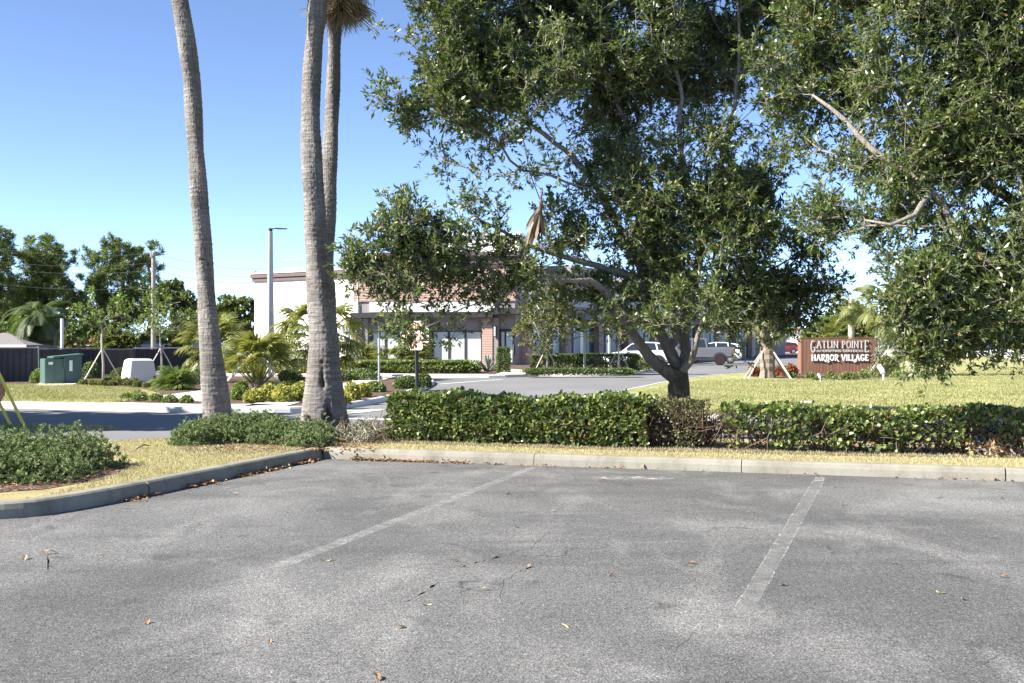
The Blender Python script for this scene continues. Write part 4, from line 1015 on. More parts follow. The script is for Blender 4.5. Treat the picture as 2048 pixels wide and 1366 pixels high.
# ------------------------------------------------------------------ junipers
def juniper(label, blobs, base, n, seed, group):
    """blobs x,y,rx,ry,h on the ground"""
    rng = np.random.default_rng(seed); B = np.array(blobs, float)
    w_ = B[:,2]*B[:,3]; idx = rng.choice(len(B), n//16, p=w_/w_.sum())
    k = len(idx); d = rdir(k, rng); d[:,2] = np.abs(d[:,2]); R = (.62+.38*rng.random(k)**.5)
    fr = rng.random(k)
    C = np.stack([B[idx,0]+d[:,0]*B[idx,2]*R, B[idx,1]+d[:,1]*B[idx,3]*R, .14+d[:,2]*B[idx,4]*R*(1+.14*rng.normal(size=k))], 1)
    C[:,2] = np.maximum(C[:,2], .17)
    T = unit(np.stack([d[:,0]*.7, d[:,1]*.7, d[:,2]*.6+.55], 1) + rdir(k, rng)*.45)
    C = C + T*.035*rng.normal(size=(k,1))
    O, D, N, L, W = sprigs(C, T, 16, .036, .0115, 1.0, .035, .2, rng)
    e = empty('juniper_shrub', (base[0], base[1], .14), 0, label, 'shrub', group); b = np.array([base[0], base[1], .14])
    tint = np.clip(np.repeat(rng.random(k)*.55, 16) + rng.random(len(O))*.4, 0, .92); tint = np.where(rng.random(len(O)) < .03, 1, tint)
    f = link(cloud_mesh('foliage', O-b, D, N, L, W, tint, .05, .25, rng, simple=True), 'foliage', M['juniper'], e); f['kind'] = 'stuff'
    A1 = C[rng.choice(k, 260)]; A0 = np.stack([B[rng.choice(len(B), 260),0]*.5+A1[:,0]*.5, A1[:,1]*.6+.4*base[1], np.full(260,.15)], 1)
    s = link(prisms('stems', A0-b, A1*np.array([[1,1,.85]])-b, .012, .004), 'stems', M['brown_bark'], e); s['kind'] = 'stuff'
rj = random.Random(2)
bl = [(-6.0+rj.uniform(-.95,.95), 12.6+rj.uniform(-.75,.8), rj.uniform(.38,.62), rj.uniform(.4,.6), rj.uniform(.28,.48)) for _ in range(22)] + [(-6.0,12.6,1.25,1.1,.46),(-5.0,12.3,.42,.5,.28),(-5.5,12.0,.6,.5,.34)]
juniper('large mounded green juniper on the left island near the kerb', bl, (-5.9,12.4), 120000, 41, 'junipers on the island')
bl = []
for x in np.linspace(372, 614, 17):
    g = G(x, 893 - 8*math.sin((x-340)/90), .14); bl.append((g[0]+rj.uniform(-.1,.1), g[1]+rj.uniform(0,.5), rj.uniform(.3,.45), rj.uniform(.3,.4), rj.uniform(.24,.42)))
juniper('low spreading juniper at the foot of the leftmost tall palm', bl, (-4.3,17.2), 95000, 42, 'junipers on the island')
# dead scrub between palm and hedge
def scrub(name, label, x0, x1, yb, h, n, seed, mat, Ls=.03, bark='pale_bark'):
    rng = np.random.default_rng(seed); k = n
    px = rng.uniform(x0, x1, k); g = np.array([G(a, yb+rng.uniform(-6,2), .14) for a in px])
    A0 = np.stack([g[:,0], g[:,1], np.full(k,.13)], 1); A1 = A0 + np.stack([rng.normal(size=k)*.16, rng.normal(size=k)*.12, h*(.3+.7*rng.random(k))], 1)
    B0 = np.repeat(A1, 3, 0); B1 = B0 + rng.normal(size=B0.shape)*.08
    b = np.array([g[:,0].mean(), g[:,1].mean(), .14])
    e = empty(name, b, 0, label, 'shrub')
    link(prisms('stems', np.concatenate([A0,B0])-b, np.concatenate([A1,B1])-b, .006, .003), 'stems', M[bark], e)['kind'] = 'stuff'
    O, D, N, L, W = sprigs(B1, B1-B0, 4, Ls, Ls*.4, rng=rng)
    link(cloud_mesh('foliage', O-b, D, N, L, W, None, rng=rng), 'foliage', mat, e)['kind'] = 'stuff'
scrub('dry_scrub', 'dry twiggy scrub between the flared palm and the hedge', 690, 775, 882, .26, 70, 51, M['brown_leaf'], bark='brown_bark')
scrub('weedy_shrub', 'small olive weed shrub at the right foot of the flared palm', 700, 735, 886, .22, 60, 52, M['green'], .035)
scrub('hedge_debris', 'heap of dry reddish leaves and twigs under the far right of the hedge', 1965, 2060, 912, .16, 90, 53, M['dead_leaf'], .06)

# dead frond caught in the oak, leaves on the ground
e = empty('dead_palm_frond', P(1082,398,16.6), 0, 'dead tan palm frond hanging caught in the oak crown', 'palm frond')
hr = random.Random(12); m = MB(); m.tube([(.02,0,.16),(0,0,0),(.01,.01,-.12)], [.012,.02,.03], 5); m.build('stalk', M['brown_bark'], e)
V = []; T_ = []; m = MB()
for i in range(30):
    a = hr.uniform(0, 6.28); sp = hr.uniform(.02,.17); ln = hr.uniform(.30,.66); wd = hr.uniform(.018,.045); tw = hr.uniform(-1.2,1.2); bb = len(m.v); tt = hr.random()
    for s_ in (0,.3,.65,1):
        c = Vector((math.cos(a)*sp*s_**1.2*1.1-.10*s_, math.sin(a)*sp*s_, -.06-ln*s_)); an = a+1.57+tw*s_; w_ = wd*(.5+s_*.9)*(1 if s_ < 1 else .25)
        m.v += [tuple(c+Vector((math.cos(an),math.sin(an),0))*w_), tuple(c-Vector((math.cos(an),math.sin(an),0))*w_)]; T_ += [tt, tt]
    for q in range(3): m.f.append((bb+2*q, bb+2*q+1, bb+2*q+3, bb+2*q+2))
o = m.build('hanging_blades', M['deadfan'], e); at = o.data.attributes.new('tint', 'FLOAT', 'POINT'); at.data.foreach_set('value', T_); o['kind'] = 'stuff'
def litter_leaf(seed):
    rg = random.Random(seed); m = MB(); L = .11; W = .045
    for s in range(5):
        t = s/4; w_ = W*math.sin(math.pi*(.08+.86*t))**.8*.5; z = .006+.018*math.sin(t*3.1+seed)+.004
        m.v += [(L*(t-.5), -w_, z+.012*rg.random()), (L*(t-.5), 0, z-.004), (L*(t-.5), w_, z+.014*rg.random())]
    for s in range(4):
        a = s*3; m.f += [(a,a+1,a+4,a+3), (a+1,a+2,a+5,a+4)]
    me = bpy.data.meshes.new('fallen_leaf'); me.from_pydata(m.v, [], m.f); me.update()
    at = me.attributes.new('tint', 'FLOAT', 'POINT'); at.data.foreach_set('value', [rg.random()*.95]*15); me.materials.append(M['dead_leaf']); return me
LL = [litter_leaf(s) for s in range(9)]
spots = [(98,1108,1.3),(50,1119,1.1),(97,1133,.7),(655,1122,1.2),(1013,989,1.3),(800,1256,1),(755,1358,1),(910,1123,.9),(928,1134,.8),(970,1181,.8),(1175,1115,1),(1058,1134,.8),(1035,1056,.8),(1748,1113,1.2),(1880,1186,1.1),(1565,1171,.9),(1625,1198,.9),(1925,1200,.8),(2008,1155,.7),(1440,1073,1),(1690,1012,.8),(1220,1152,.7),(600,993,1),(470,989,1),(1640,1093,.5),(40,1077,.7),(200,1110,.6),(855,1211,.9),(1410,1009,.7),(540,1285,.6),(1130,1255,.7),(1405,1090,.8),(1383,1128,.8),(2003,998,.7),(1555,967,1),(295,1247,.8),(1300,1002,.5),(815,1004,.6),(1106,1023,.6),(1380,1144,.6),(330,1083,.7),(438,1075,.7)]
spots = [q for i, q in enumerate(spots) if i % 3 != 1 or i < 8]
for i, (x, y, s) in enumerate(spots):
    g = G(x, y); o = bpy.data.objects.new('fallen_leaf', LL[i % 9]); COL.objects.link(o); o.location = (g[0], g[1], .003)
    o.rotation_euler = (0, 0, rj.uniform(0, 6.28)); o.scale = (s*.66, s*.66, s*.66)
    tag(o, 'dry brown leaf lying on the grey asphalt', 'leaf', 'fallen leaves scattered on the car park')
# litter gathered along the kerbs
rng = np.random.default_rng(61); pts = []
c0 = np.array([-2.62,15.58]); c1 = np.array(G(342,982)); c3 = np.array([9.0,12.03])
for _ in range(750):
    t = rng.random()**1.6; q = c0+(c1-c0)*t*1.25; pts.append((q[0]+abs(rng.normal())*.05+.02, q[1]+rng.normal()*.04, 1))
for _ in range(420):
    t = abs(rng.normal())*.09; q = c0+(c3-c0)*min(t,1); pts.append((q[0]+.03, q[1]-.03-abs(rng.normal())*.05, 1))
for _ in range(110):
    t = rng.random(); q = c0+(c3-c0)*t; pts.append((q[0], q[1]-.03-abs(rng.normal())*.04, 1))
keep = []
for p_ in pts:
    d = math.sin(p_[1]*5.1)+math.sin(p_[1]*2.3+1)
    if p_[0] > -2.2 or d > -.6: keep.append(p_)
Q = np.array(keep); n = len(Q); O = np.stack([Q[:,0], Q[:,1], .006+.02*rng.random(n)], 1); D = rdir(n, rng)*np.array([[1,1,.25]]); N = unit(rdir(n, rng)*.35+np.array([[0,0,1.0]]))
o = link(cloud_mesh('leaf_litter', O, D, N, .055*(.6+.6*rng.random(n)), .028, rng.random(n)*.9, .25, .2, rng), 'leaf_litter', M['dead_leaf'])
tag(o, 'brown leaf litter gathered against the kerb and in its corner', 'leaves', kind='stuff')
n = 900; k = rng.random(n); O = np.stack([-2.4+10*k, 15.5+1.9-10*k*.29+rng.normal(size=n)*.4-.6, np.full(n,.15)], 1)
g2 = np.array([G(rng.uniform(370,760), rng.uniform(872,903), .145) for _ in range(900)]); O2 = np.column_stack([g2, np.full(900,.15)])
a3 = rng.random(500)*6.28; r3 = rng.random(500)**.5; O3 = np.stack([-5.9+1.5*r3*np.cos(a3), 12.4+1.75*r3*np.sin(a3), np.full(500,.15)], 1)
O = np.concatenate([O2, O3]); n = len(O); D = rdir(n, rng)*np.array([[1,1,.2]]); N = unit(rdir(n, rng)*.4+np.array([[0,0,1.0]]))
o = link(cloud_mesh('leaf_litter', O, D, N, .06*(.6+.6*rng.random(n)), .026, rng.random(n)*.95, .25, .2, rng), 'leaf_litter', M['dead_leaf'])
tag(o, 'dry leaves and chips over the mulch under palms and junipers', 'leaves', kind='stuff')
# a fallen twig on the left grass
t_ = MB(); a, b = G(272,898,.15), G(300,893,.15); t_.tube([(a[0],a[1],.15),((a[0]+b[0])/2,(a[1]+b[1])/2+.03,.19),(b[0],b[1],.16)], [.008,.01,.006], 6)
tag(t_.build('fallen_twig', M['brown_bark']), 'dark fallen twig on the dry grass of the left island', 'twig')
# ------------------------------------------------------------------ the shops
def shops():
    e = empty('shopping_building', (-10.85, 77.5, 0), 0, 'shopping building with white side wall, terracotta clad front and long shaded wing', 'building')
    inv = Vector((10.85, -77.5, 0))
    def put(m, name, mat, par=None, bev=0):
        o = m.build(name, mat, None, bevel=bev); o.parent = par or e
        if par is None: o.location = inv
        return o
    A, B, W0, D = (-10.85,77.5), (0.2,76.0), (-19.0,83.0), (34.0,140.0)
    FF = Frame(A, B, (0,-1)); FW = Frame(W0, A, (0,-1)); FR = Frame(B, D, (1,-.5))
    up = lambda fr, px: fr.ux(px)
    # white side wall
    m = MB(); FW.box(m, 0, FW.L+.3, -14, 0, 0, 6.1); put(m, 'side_wall', M['stucco'])
    m = MB(); FW.box(m, -.12, FW.L+.1, -14.1, .12, 6.1, 6.38); FW.box(m, -.2, FW.L+.1, -14.2, .22, 6.38, 6.66); put(m, 'cornice', M['cornice'])
    m = MB(); FW.box(m, -.24, FW.L+.1, -14.3, .27, 6.66, 6.76); put(m, 'coping', M['white_metal'])
    m = MB(); FW.box(m, .05, .3, .06, .3, 6.78, 6.95); put(m, 'camera_box', M['white_metal'])
    # front tower
    L = FF.L
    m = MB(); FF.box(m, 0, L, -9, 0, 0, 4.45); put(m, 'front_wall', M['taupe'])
    m = MB(); FF.box(m, -.05, L+.05, -9.05, .10, 4.45, 6.95); put(m, 'clad_wall', M['brick'])
    m = MB(); FF.box(m, -.15, L+.2, -9.2, .30, 6.95, 7.45); FF.box(m, -.3, L+.35, -9.3, .5, 7.45, 7.75); put(m, 'cornice', M['cornice'])
    m = MB(); u0 = up(FF, 880); FF.box(m, u0, L, -8.5, -2.2, 7.75, 9.1); put(m, 'parapet', M['stucco'])
    m = MB(); FF.box(m, u0-.2, L+.2, -8.7, -2.0, 9.1, 9.3); put(m, 'coping', M['white_metal'])
    m = MB(); FF.box(m, up(FF,740), up(FF,992), .02, .14, 3.72, 4.40); put(m, 'sign_band', M['stucco'])
    def window(x0, x1, n):
        u0, u1 = up(FF, x0), up(FF, x1); w_ = MB()
        FF.box(w_, u0-.07, u1+.07, .005, .08, .12, .20); FF.box(w_, u0-.07, u1+.07, .005, .08, 2.35, 2.43)
        for k in range(n+1):
            u = u0+(u1-u0)*k/n; FF.box(w_, u-.07, u+.07, .005, .08, .2, 2.35)
        o = put(w_, 'window', M['dark_metal'])
        for k in range(n):
            m = MB(); a = u0+(u1-u0)*k/n+.07; b = u0+(u1-u0)*(k+1)/n-.07; FF.box(m, a, b, .012, .035, .2, 2.35)
            put(m, 'pane', M['window'], o)
    window(745, 826, 3); window(866, 964, 3)
    def col(x0, x1, z1=3.3, dep=.45, mat='brick', name='brick_pillar'):
        m = MB(); FF.box(m, up(FF,x0), up(FF,x1), .003, dep, 0, z1); put(m, name, M[mat])
    col(709, 727); col(842, 858, dep=.5); col(966, 987); col(988, 998, mat='taupe', dep=.4, name='wall_return'); col(728, 738, mat='taupe', dep=.35, name='wall_return')
    m = MB(); FF.box(m, up(FF,708), up(FF,989), .0, .9, 3.32, 3.66); put(m, 'canopy', M['dark_metal'])
    for x in (716, 992):
        m = MB(); FF.box(m, up(FF,x-2.5), up(FF,x+2.5), .46, .6, 2.0, 2.75)
        o = put(m, 'wall_lamp', M['dark_metal']); m = MB(); FF.box(m, up(FF,x-1.5), up(FF,x+1.5), .6, .64, 2.06, 2.69); put(m, 'lamp_cover', M['white_metal'], o)
    # entrance at the corner
    m = MB(); FF.box(m, up(FF,1000), up(FF,1030), .005, .05, .1, 2.55)
    d = put(m, 'door', M['dark_metal'])
    for a, b in ((1003,1009),(1013,1025)):
        m = MB(); FF.box(m, up(FF,a), up(FF,b), .052, .07, .3, 2.35); put(m, 'pane', M['window'], d)
    m = MB(); FF.box(m, up(FF,1026.5), up(FF,1027.3), .07, .15, .9, 1.5); put(m, 'handle', M['grey_metal'], d)
    m = MB(); FF.box(m, up(FF,992), L+.6, .0, 2.2, 3.5, 3.9); put(m, 'canopy', M['dark_metal'])
    # shaded wing
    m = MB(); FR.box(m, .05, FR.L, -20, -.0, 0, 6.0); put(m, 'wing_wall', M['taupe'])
    m = MB(); FR.box(m, .5, FR.L+.3, -20.1, .25, 6.0, 6.55); put(m, 'cornice', M['cornice'])
    u = .9; k = 0
    while u < FR.L-6:
        m = MB(); FR.box(m, u, u+.8, .003, .5, 0, 4.2); put(m, 'brick_pillar', M['brick'])
        m = MB(); FR.box(m, u+.95, u+6.1, .004, .14, 4.3, 5.7); put(m, 'sign_band', M['greywall' if k % 2 else 'stucco'])
        if k % 3 == 1:
            m = MB(); FR.box(m, u+.6, u+6.5, -4, .7, 6.55, 7.3); put(m, 'raised_parapet', M['taupe'])
        m = MB(); FR.box(m, u+.85, u+6.15, .0, 1.4, 3.3, 3.5); put(m, 'canopy', M['dark_metal'])
        w_ = MB(); FR.box(w_, u+.9, u+6.1, .003, .03, .1, 3.1); o = put(w_, 'shop_front', M['dark_metal'])
        for j in range(4):
            m = MB(); FR.box(m, u+1.0+j*1.27, u+2.16+j*1.27, .032, .05, .25, 3.0); put(m, 'pane', M['navy' if (j+k) % 3 else 'window'], o)
        for j in (1, 3):
            m = MB(); FR.box(m, u+.93+j*1.27, u+1.0+j*1.27, .05, .16, .15, 3.05); put(m, 'mullion', M['white_metal'], o)
        u += 6.1; k += 1
    # roof access rail
    m = MB()
    for px, z0, z1 in ((521,6.7,7.9),(527,6.7,7.9),(534,6.7,7.9),(549,6.7,7.9),(559,6.7,8.0)):
        u = FW.ux(px); q = FW.p(u, -2.5, 0); m.tube([(q[0],q[1],z0-.1),(q[0],q[1],z1)], .035, 5)
    for z in (7.2, 7.85):
        m.tube([FW.p(FW.ux(519),-2.5,z), FW.p(FW.ux(560),-2.5,z)], .03, 5)
    put(m, 'roof_railing', M['grey_metal'])
    m = MB(); FW.box(m, FW.ux(640), FW.ux(662), -5, -3, 6.7, 7.4); put(m, 'roof_unit', M['grey_metal'])
shops()
def block(name, label, cat, parts, loc, rz=0, group=None):
    e = empty(name, loc, rz, label, cat, group)
    for nm, mat, bx, bev in parts:
        m = MB()
        for b in bx: m.box(*b)
        m.build(nm, mat, e, bevel=bev)
    return e
g = G(447,733); block('enclosure_wall', 'plain grey low enclosure wall left of the white shop wall', 'wall', [('wall', M['greywall'], [(0,3.9,0,.2,0,1.5)], 0), ('coping', M['greywall'], [(-.05,3.95,-.05,.25,1.5,1.58)], 0)], (g[0],g[1],0))

# ------------------------------------------------------------------ fences
def fence_run(label, p0, p1, h, style, group='black fences behind the green box', posts=2.4):
    a = Vector((*p0,0)); b = Vector((*p1,0)); L = (b-a).length; rz = math.atan2(b.y-a.y, b.x-a.x)
    e = empty('fence', a, rz, label, 'fence', group)
    n = max(2, int(L/posts)+1); 
    for i in range(n):
        m = MB(); x = L*i/(n-1); m.tube([(x,0,0),(x,0,h+.04)], .035, 8); o = m.build('post', M['grey_metal'] if style == 'mesh' else M['black'], e)
    m = MB(); m.tube([(0,0,h),(L,0,h)], .022, 6); m.build('top_rail', M['grey_metal'] if style != 'slat' else M['black'], e)
    if style == 'slat':
        m = MB(); k = int(L/.13)
        for i in range(k): m.box(i*.13+.01, i*.13+.095, -.035, -.015, .06, h-.04)
        m.build('slats', M['black'], e)['kind'] = 'stuff'
        m = MB(); m.box(0, L, -.06, .06, h+.0, h+.045); m.build('cap_rail', M['white_metal'], e)
        m = MB(); m.box(0, L, -.01, .01, .05, h-.05); m.build('backing_sheet', M['black'], e)
    else:
        m = MB(); k = int(L/.25)
        for i in range(k):      # windscreen cloth, softly billowed
            x0, x1 = L*i/k, L*(i+1)/k; y0, y1 = .02*math.sin(i*1.3)+.045, .02*math.sin((i+1)*1.3)+.045
            m.add([(x0,-y0,.04),(x1,-y1,.04),(x1,-y1*.6,h-.03),(x0,-y0*.6,h-.03)], [(0,1,2,3)])
        m.build('privacy_cloth', M['mesh'] if style == 'mesh' else M['black'], e)
        m = MB()
        for i in range(int(L/.22)): m.box(i*.22, i*.22+.025, -.075, -.065, .05, h-.03)
        m.build('cloth_ribs', M['black'], e)['kind'] = 'stuff'
    return e
fence_run('grey cloth covered chain link fence at the far left edge', G(-260,775), G(76,768), 1.42, 'mesh')
fence_run('black cloth covered fence right behind the green transformer', G(76,762), G(158,757), 1.36, 'blk')
fence_run('black fence between the transformer and the thin staked tree', G(158,756), G(204,755), 1.34, 'blk')
fence_run('dark mesh fence between the staked tree and the white cabinet', G(204,754), G(267,750), 1.30, 'mesh2')
fence_run('black vertical slat gate fence with white cap behind the cabinet', G(269,745), G(450,739), 1.30, 'slat')

# ------------------------------------------------------------------ boxes and poles on the left
e = empty('transformer_box', (*G(125,766,.16), .16), 0, 'large green metal transformer box on a concrete pad', 'utility box'); e.rotation_euler[2] = math.radians(36); e.scale = (.9,.9,.96)
m = MB(); m.box(-.75,.0,-.35,.45,.0,.92); m.build('low_cabinet', M['green_box'], e, bevel=.02)
m = MB(); m.box(.02,.68,-.30,.62,.0,1.02); m.build('tall_cabinet', M['green_box'], e, bevel=.02)
m = MB(); m.hexa([(-.45,-.4,.94),(.74,-.36,1.03),(.74,.68,1.03),(-.45,.55,.94),(-.45,-.4,1.0),(.74,-.36,1.10),(.74,.68,1.10),(-.45,.55,1.0)]); m.build('lid', M['green_box'], e, bevel=.01)
m = MB(); m.box(-.62,-.45,-.362,-.351,.70,.80); m.build('label_plate', M['letter_white'], e)
m = MB(); m.box(-.06,.02,-.42,-.36,.55,.95); m.build('latch', M['green_box'], e)
m = MB(); m.box(.18,.30,-.325,-.31,.45,.85); m.build('label_plate', M['letter_white'], e)
for x in (-.38,): 
    m = MB(); m.box(x-.004,x+.004,-.356,-.35,.05,.88); m.build('door_seam', M['black'], e)
e = empty('utility_cabinet', (*G(280,763,.12), .12), 0, 'cream tapered fibreglass utility cabinet with sloping sides', 'utility box'); e.rotation_euler[2] = math.radians(42)
m = MB(); b0 = [(-.62,-.42,0),(.52,-.42,0),(.52,.42,0),(-.62,.42,0)]; t0 = [(-.50,-.33,.78),(.42,-.33,.78),(.42,.33,.78),(-.50,.33,.78)]; m.hexa(b0+t0); m.build('body', M['cream_box'], e, bevel=.03)
m = MB(); m.hexa([(-.52,-.35,.782),(.44,-.35,.782),(.44,.35,.782),(-.52,.35,.782),(-.40,-.25,.88),(.32,-.25,.88),(.32,.25,.88),(-.40,.25,.88)]); m.build('lid', M['cream_box'], e, bevel=.02)
m = MB(); m.box(.36,.44,-.47,-.43,.05,.22); m.build('vent', M['black'], e)
def pole(name, label, cat, x, yb, r, top_y, mat, Z=None, sq=False, group=None, taper=.8):
    g = G(x, yb); Z = Z or g[1]; X = (x-HX)/F*Z; h = CH-(top_y-HY)/F*Z
    e = empty(name, (X, Z, 0), 0, label, cat, group); m = MB()
    if sq:
        m.hexa([(-r,-r,0),(r,-r,0),(r,r,0),(-r,r,0),(-r*taper,-r*taper,h),(r*taper,-r*taper,h),(r*taper,r*taper,h),(-r*taper,r*taper,h)]); m.build('pole', mat, e, bevel=.02)
    else: m.tube([(0,0,0),(0,0,h)], [r, r*taper], 12); m.build('pole', mat, e, smooth=False)
    return e, h
e, h = pole('street_lamp', 'tall square pale concrete lamp pole with a flat black lamp head', 'street lamp', 541, 757, .155, 462, M['pole_conc'], sq=True, taper=.55)
e.rotation_euler[2] = .5
m = MB(); m.box(-.07,.07,-.07,.07,h,h+.12); m.tube([(0,0,h+.08),(.25,-.14,h+.13)], .03, 6); m.build('bracket', M['dark_metal'], e)
m = MB(); m.hexa([(.16,-.26,h+.08),(.62,-.46,h+.08),(.72,-.24,h+.08),(.26,-.04,h+.08),(.18,-.24,h+.14),(.62,-.44,h+.12),(.70,-.25,h+.12),(.26,-.06,h+.14)]); m.build('lamp_head', M['dark_metal'], e, bevel=.01)
m = MB(); m.box(-.155,.155,-.155,.155,.0,.9) ; m.box(-.165,.165,-.165,.165,.0,.3); m.build('base_sleeve', M['pole_conc'], e, bevel=.01)
pole('utility_post', 'short white post standing behind the fence on the left', 'post', 124, 745, .085, 637, M['white_metal'], Z=62, taper=1)
e, h = pole('utility_pole', 'tall weathered power pole in front of the pines', 'utility pole', 307, 0, .17, 505, M['wood_pole'], Z=72, taper=.75)
m = MB(); m.box(-.05,.05,-.55,.25,h-.35,h-.22); m.build('crossarm', M['wood_pole'], e)
for k in (-.45, .15):
    m = MB(); m.tube([(0,k,h-.22),(0,k,h-.05)], [.05,.03], 6); m.build('insulator', M['grey_metal'], e)
for i, (ya, yb_, yl) in enumerate(((507,534,489),(525,549,516),(540,561,530),(573,586,560))):
    a = P(308, ya, 72); b = P(560, yb_, 96); c = P(-60, yl, 64)
    m = MB()
    def sag(p, q, s, n=14): return [p.lerp(q, t/n)+Vector((0,0,-s*4*(t/n)*(1-t/n))) for t in range(n+1)]
    m.tube(sag(c, a, .35)[:-1] + sag(a, b, .5), .009, 4)
    o = m.build('power_line', M['cable'])
    tag(o, ('topmost', 'second from top', 'third from top', 'lowest')[i] + ' overhead cable strung from the weathered power pole', 'cable', 'overhead cables')
# guy wire guards
for (x0,y0,x1,y1,lb) in ((-14,722,49,853,'taller slanting yellow guy wire guard at the left edge'),(-10,790,23,853,'shorter slanting yellow guy wire guard at the left edge')):
    g = G(x1,y1); a = Vector((g[0],g[1],0)); b = P(x0,y0,g[1]+.3); e = empty('guy_guard', a, 0, lb, 'guy wire'); d = b-a
    m = MB(); m.tube([(0,0,0), d], [.030,.030], 8); m.build('yellow_sleeve', M['yellowpl'], e)
    m = MB(); m.tube([d, d*2.2], .008, 4); m.build('wire', M['grey_metal'], e)
g = G(69,758); block('marker_post', 'short orange marker post by the cloth covered fence', 'post', [('post', M['brick'], [(-.06,.06,-.03,.03,0,.9)], 0)], (*g,0))

# ------------------------------------------------------------------ houses behind the fence
def house(label, x0, x1, Z, eave, ridge, wall, roof, dep=8):
    a, b = P(x0,eave,Z), P(x1,eave,Z); ze, zr = a.z, P(x0,ridge,Z).z; L = b.x-a.x
    e = empty('house', (a.x, Z, 0), 0, label, 'house')
    m = MB(); m.box(.3, L-.3, .4, dep, 0, ze); m.build('wall', wall, e)
    m = MB(); m.add([(0,0,ze-.15),(L,0,ze-.15),(L,dep+.5,ze-.15),(0,dep+.5,ze-.15),(0,0,ze),(L,0,ze),(L,dep+.5,ze),(0,dep+.5,ze),(dep*.35,dep/2,zr),(L-dep*.35,dep/2,zr)], [(0,3,2,1),(0,1,5,4),(1,2,6,5),(2,3,7,6),(3,0,4,7),(4,5,9,8),(5,6,9),(6,7,8,9),(7,4,8)]); m.build('roof', roof, e)
    m = MB(); m.box(-.03,L+.03,-.05,-.002,ze-.18,ze+.02); m.build('fascia', M['white_metal'], e)
    k = 0
    for u in np.arange(1.2, L-2, 2.6):
        m = MB(); m.box(u,u+1.1,.36,.398,max(.9,ze-1.5),ze-.5); w_ = m.build('window', M['white_metal'], e); m = MB(); m.box(u+.06,u+1.04,.345,.358,max(.96,ze-1.44),ze-.56); m.build('pane', M['glass'], w_)
house('house with grey shingle roof at the left edge behind the fence', -150, 52, 66, 690, 664, M['house_wall'], M['roof_grey'])
house('house with red tiled roof beneath the pines', 128, 208, 98, 688, 668, M['house_wall'], M['roof_red'])
house('house with pale blue metal roof right of the power pole', 262, 405, 92, 689, 664, M['house_wall'], M['roof_blue'])
house('white flat fronted far building seen over the brown sign', 1600, 1680, 190, 668, 650, M['stucco'], M['roof_grey'])
house('far pale shop block at the end of the car park', 1500, 1640, 230, 668, 655, M['stucco'], M['roof_red'])

# ------------------------------------------------------------------ traffic signs
def octo(label, x, y, wpx, Z, post_mat, face, back, rz=0, post_w=.035, text=True, xb=None, ys=None):
    c = P(x, y, Z); R_ = wpx/F*Z/2/math.cos(math.pi/8); xb = xb or x
    gx = (xb-HX)/F*Z
    e = empty('stop_sign', (gx, Z, 0), rz, label, 'traffic sign')
    dx = c.x-gx
    def oc(r, z0, y0, y1, name, mat, par):
        m = MB(); n = 8; b = []
        for yy in (y0, y1): b += [(dx + r*math.cos(math.pi/8+k*math.pi/4), yy, z0 + r*math.sin(math.pi/8+k*math.pi/4)) for k in range(n)]
        m.v = b; m.f = [tuple(range(n))[::-1], tuple(range(n,2*n))]+[(k,(k+1)%n,n+(k+1)%n,n+k) for k in range(n)]
        return m.build(name, mat, par)
    oc(R_, c.z, -.012, -.006, 'panel', back if not face else M['stop_white'], e)
    if face:
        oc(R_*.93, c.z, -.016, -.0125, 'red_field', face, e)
        if text:
            cu = bpy.data.curves.new('t', 'FONT'); cu.body = 'STOP'; cu.size = .36; cu.align_x = 'CENTER'; cu.align_y = 'CENTER'; cu.extrude = .001
            o = bpy.data.objects.new('t', cu); COL.objects.link(o); bpy.context.view_layer.update()
            me = bpy.data.meshes.new_from_object(o.evaluated_get(bpy.context.evaluated_depsgraph_get())); bpy.data.objects.remove(o)
            t = link(me, 'lettering', None, e); me.materials.clear(); me.materials.append(M['stop_white'])
            t.location = (dx, -.019, c.z); t.rotation_euler = (math.radians(90),0,0); t.scale = (.72, 1, 1)
    m = MB(); z1 = c.z + R_*.8
    if post_mat is M['dark_metal']:
        m.add([(0,0,0)], []) if False else None
        m.tube([(0,.03,0),(dx,.03,z1)], post_w, 4)
    else: m.tube([(0,.03,0),(dx,.03,z1)], post_w, 8)
    m.build('post', post_mat, e)
    return e
octo('stop sign with red face coloured pale as sun glare, half hidden by oak leaves', 831, 671, 58, 29.5, M['dark_metal'], M['stop_red'], M['sign_back'], xb=834, post_w=.055, rz=math.radians(-20))
octo('back of a second stop sign on a thin white post beside the flared palm', 698, 657, 27, 52, M['white_metal'], None, M['sign_back'], post_w=.06)
pole('sign_post', 'thin bare galvanised post left of the glare pale stop sign', 'post', 758, 786, .035, 676, M['grey_metal'], taper=1)
pole('sign_post', 'thin white post behind the box hedge of the shops', 'post', 1218, 745, .05, 648, M['white_metal'], taper=1)

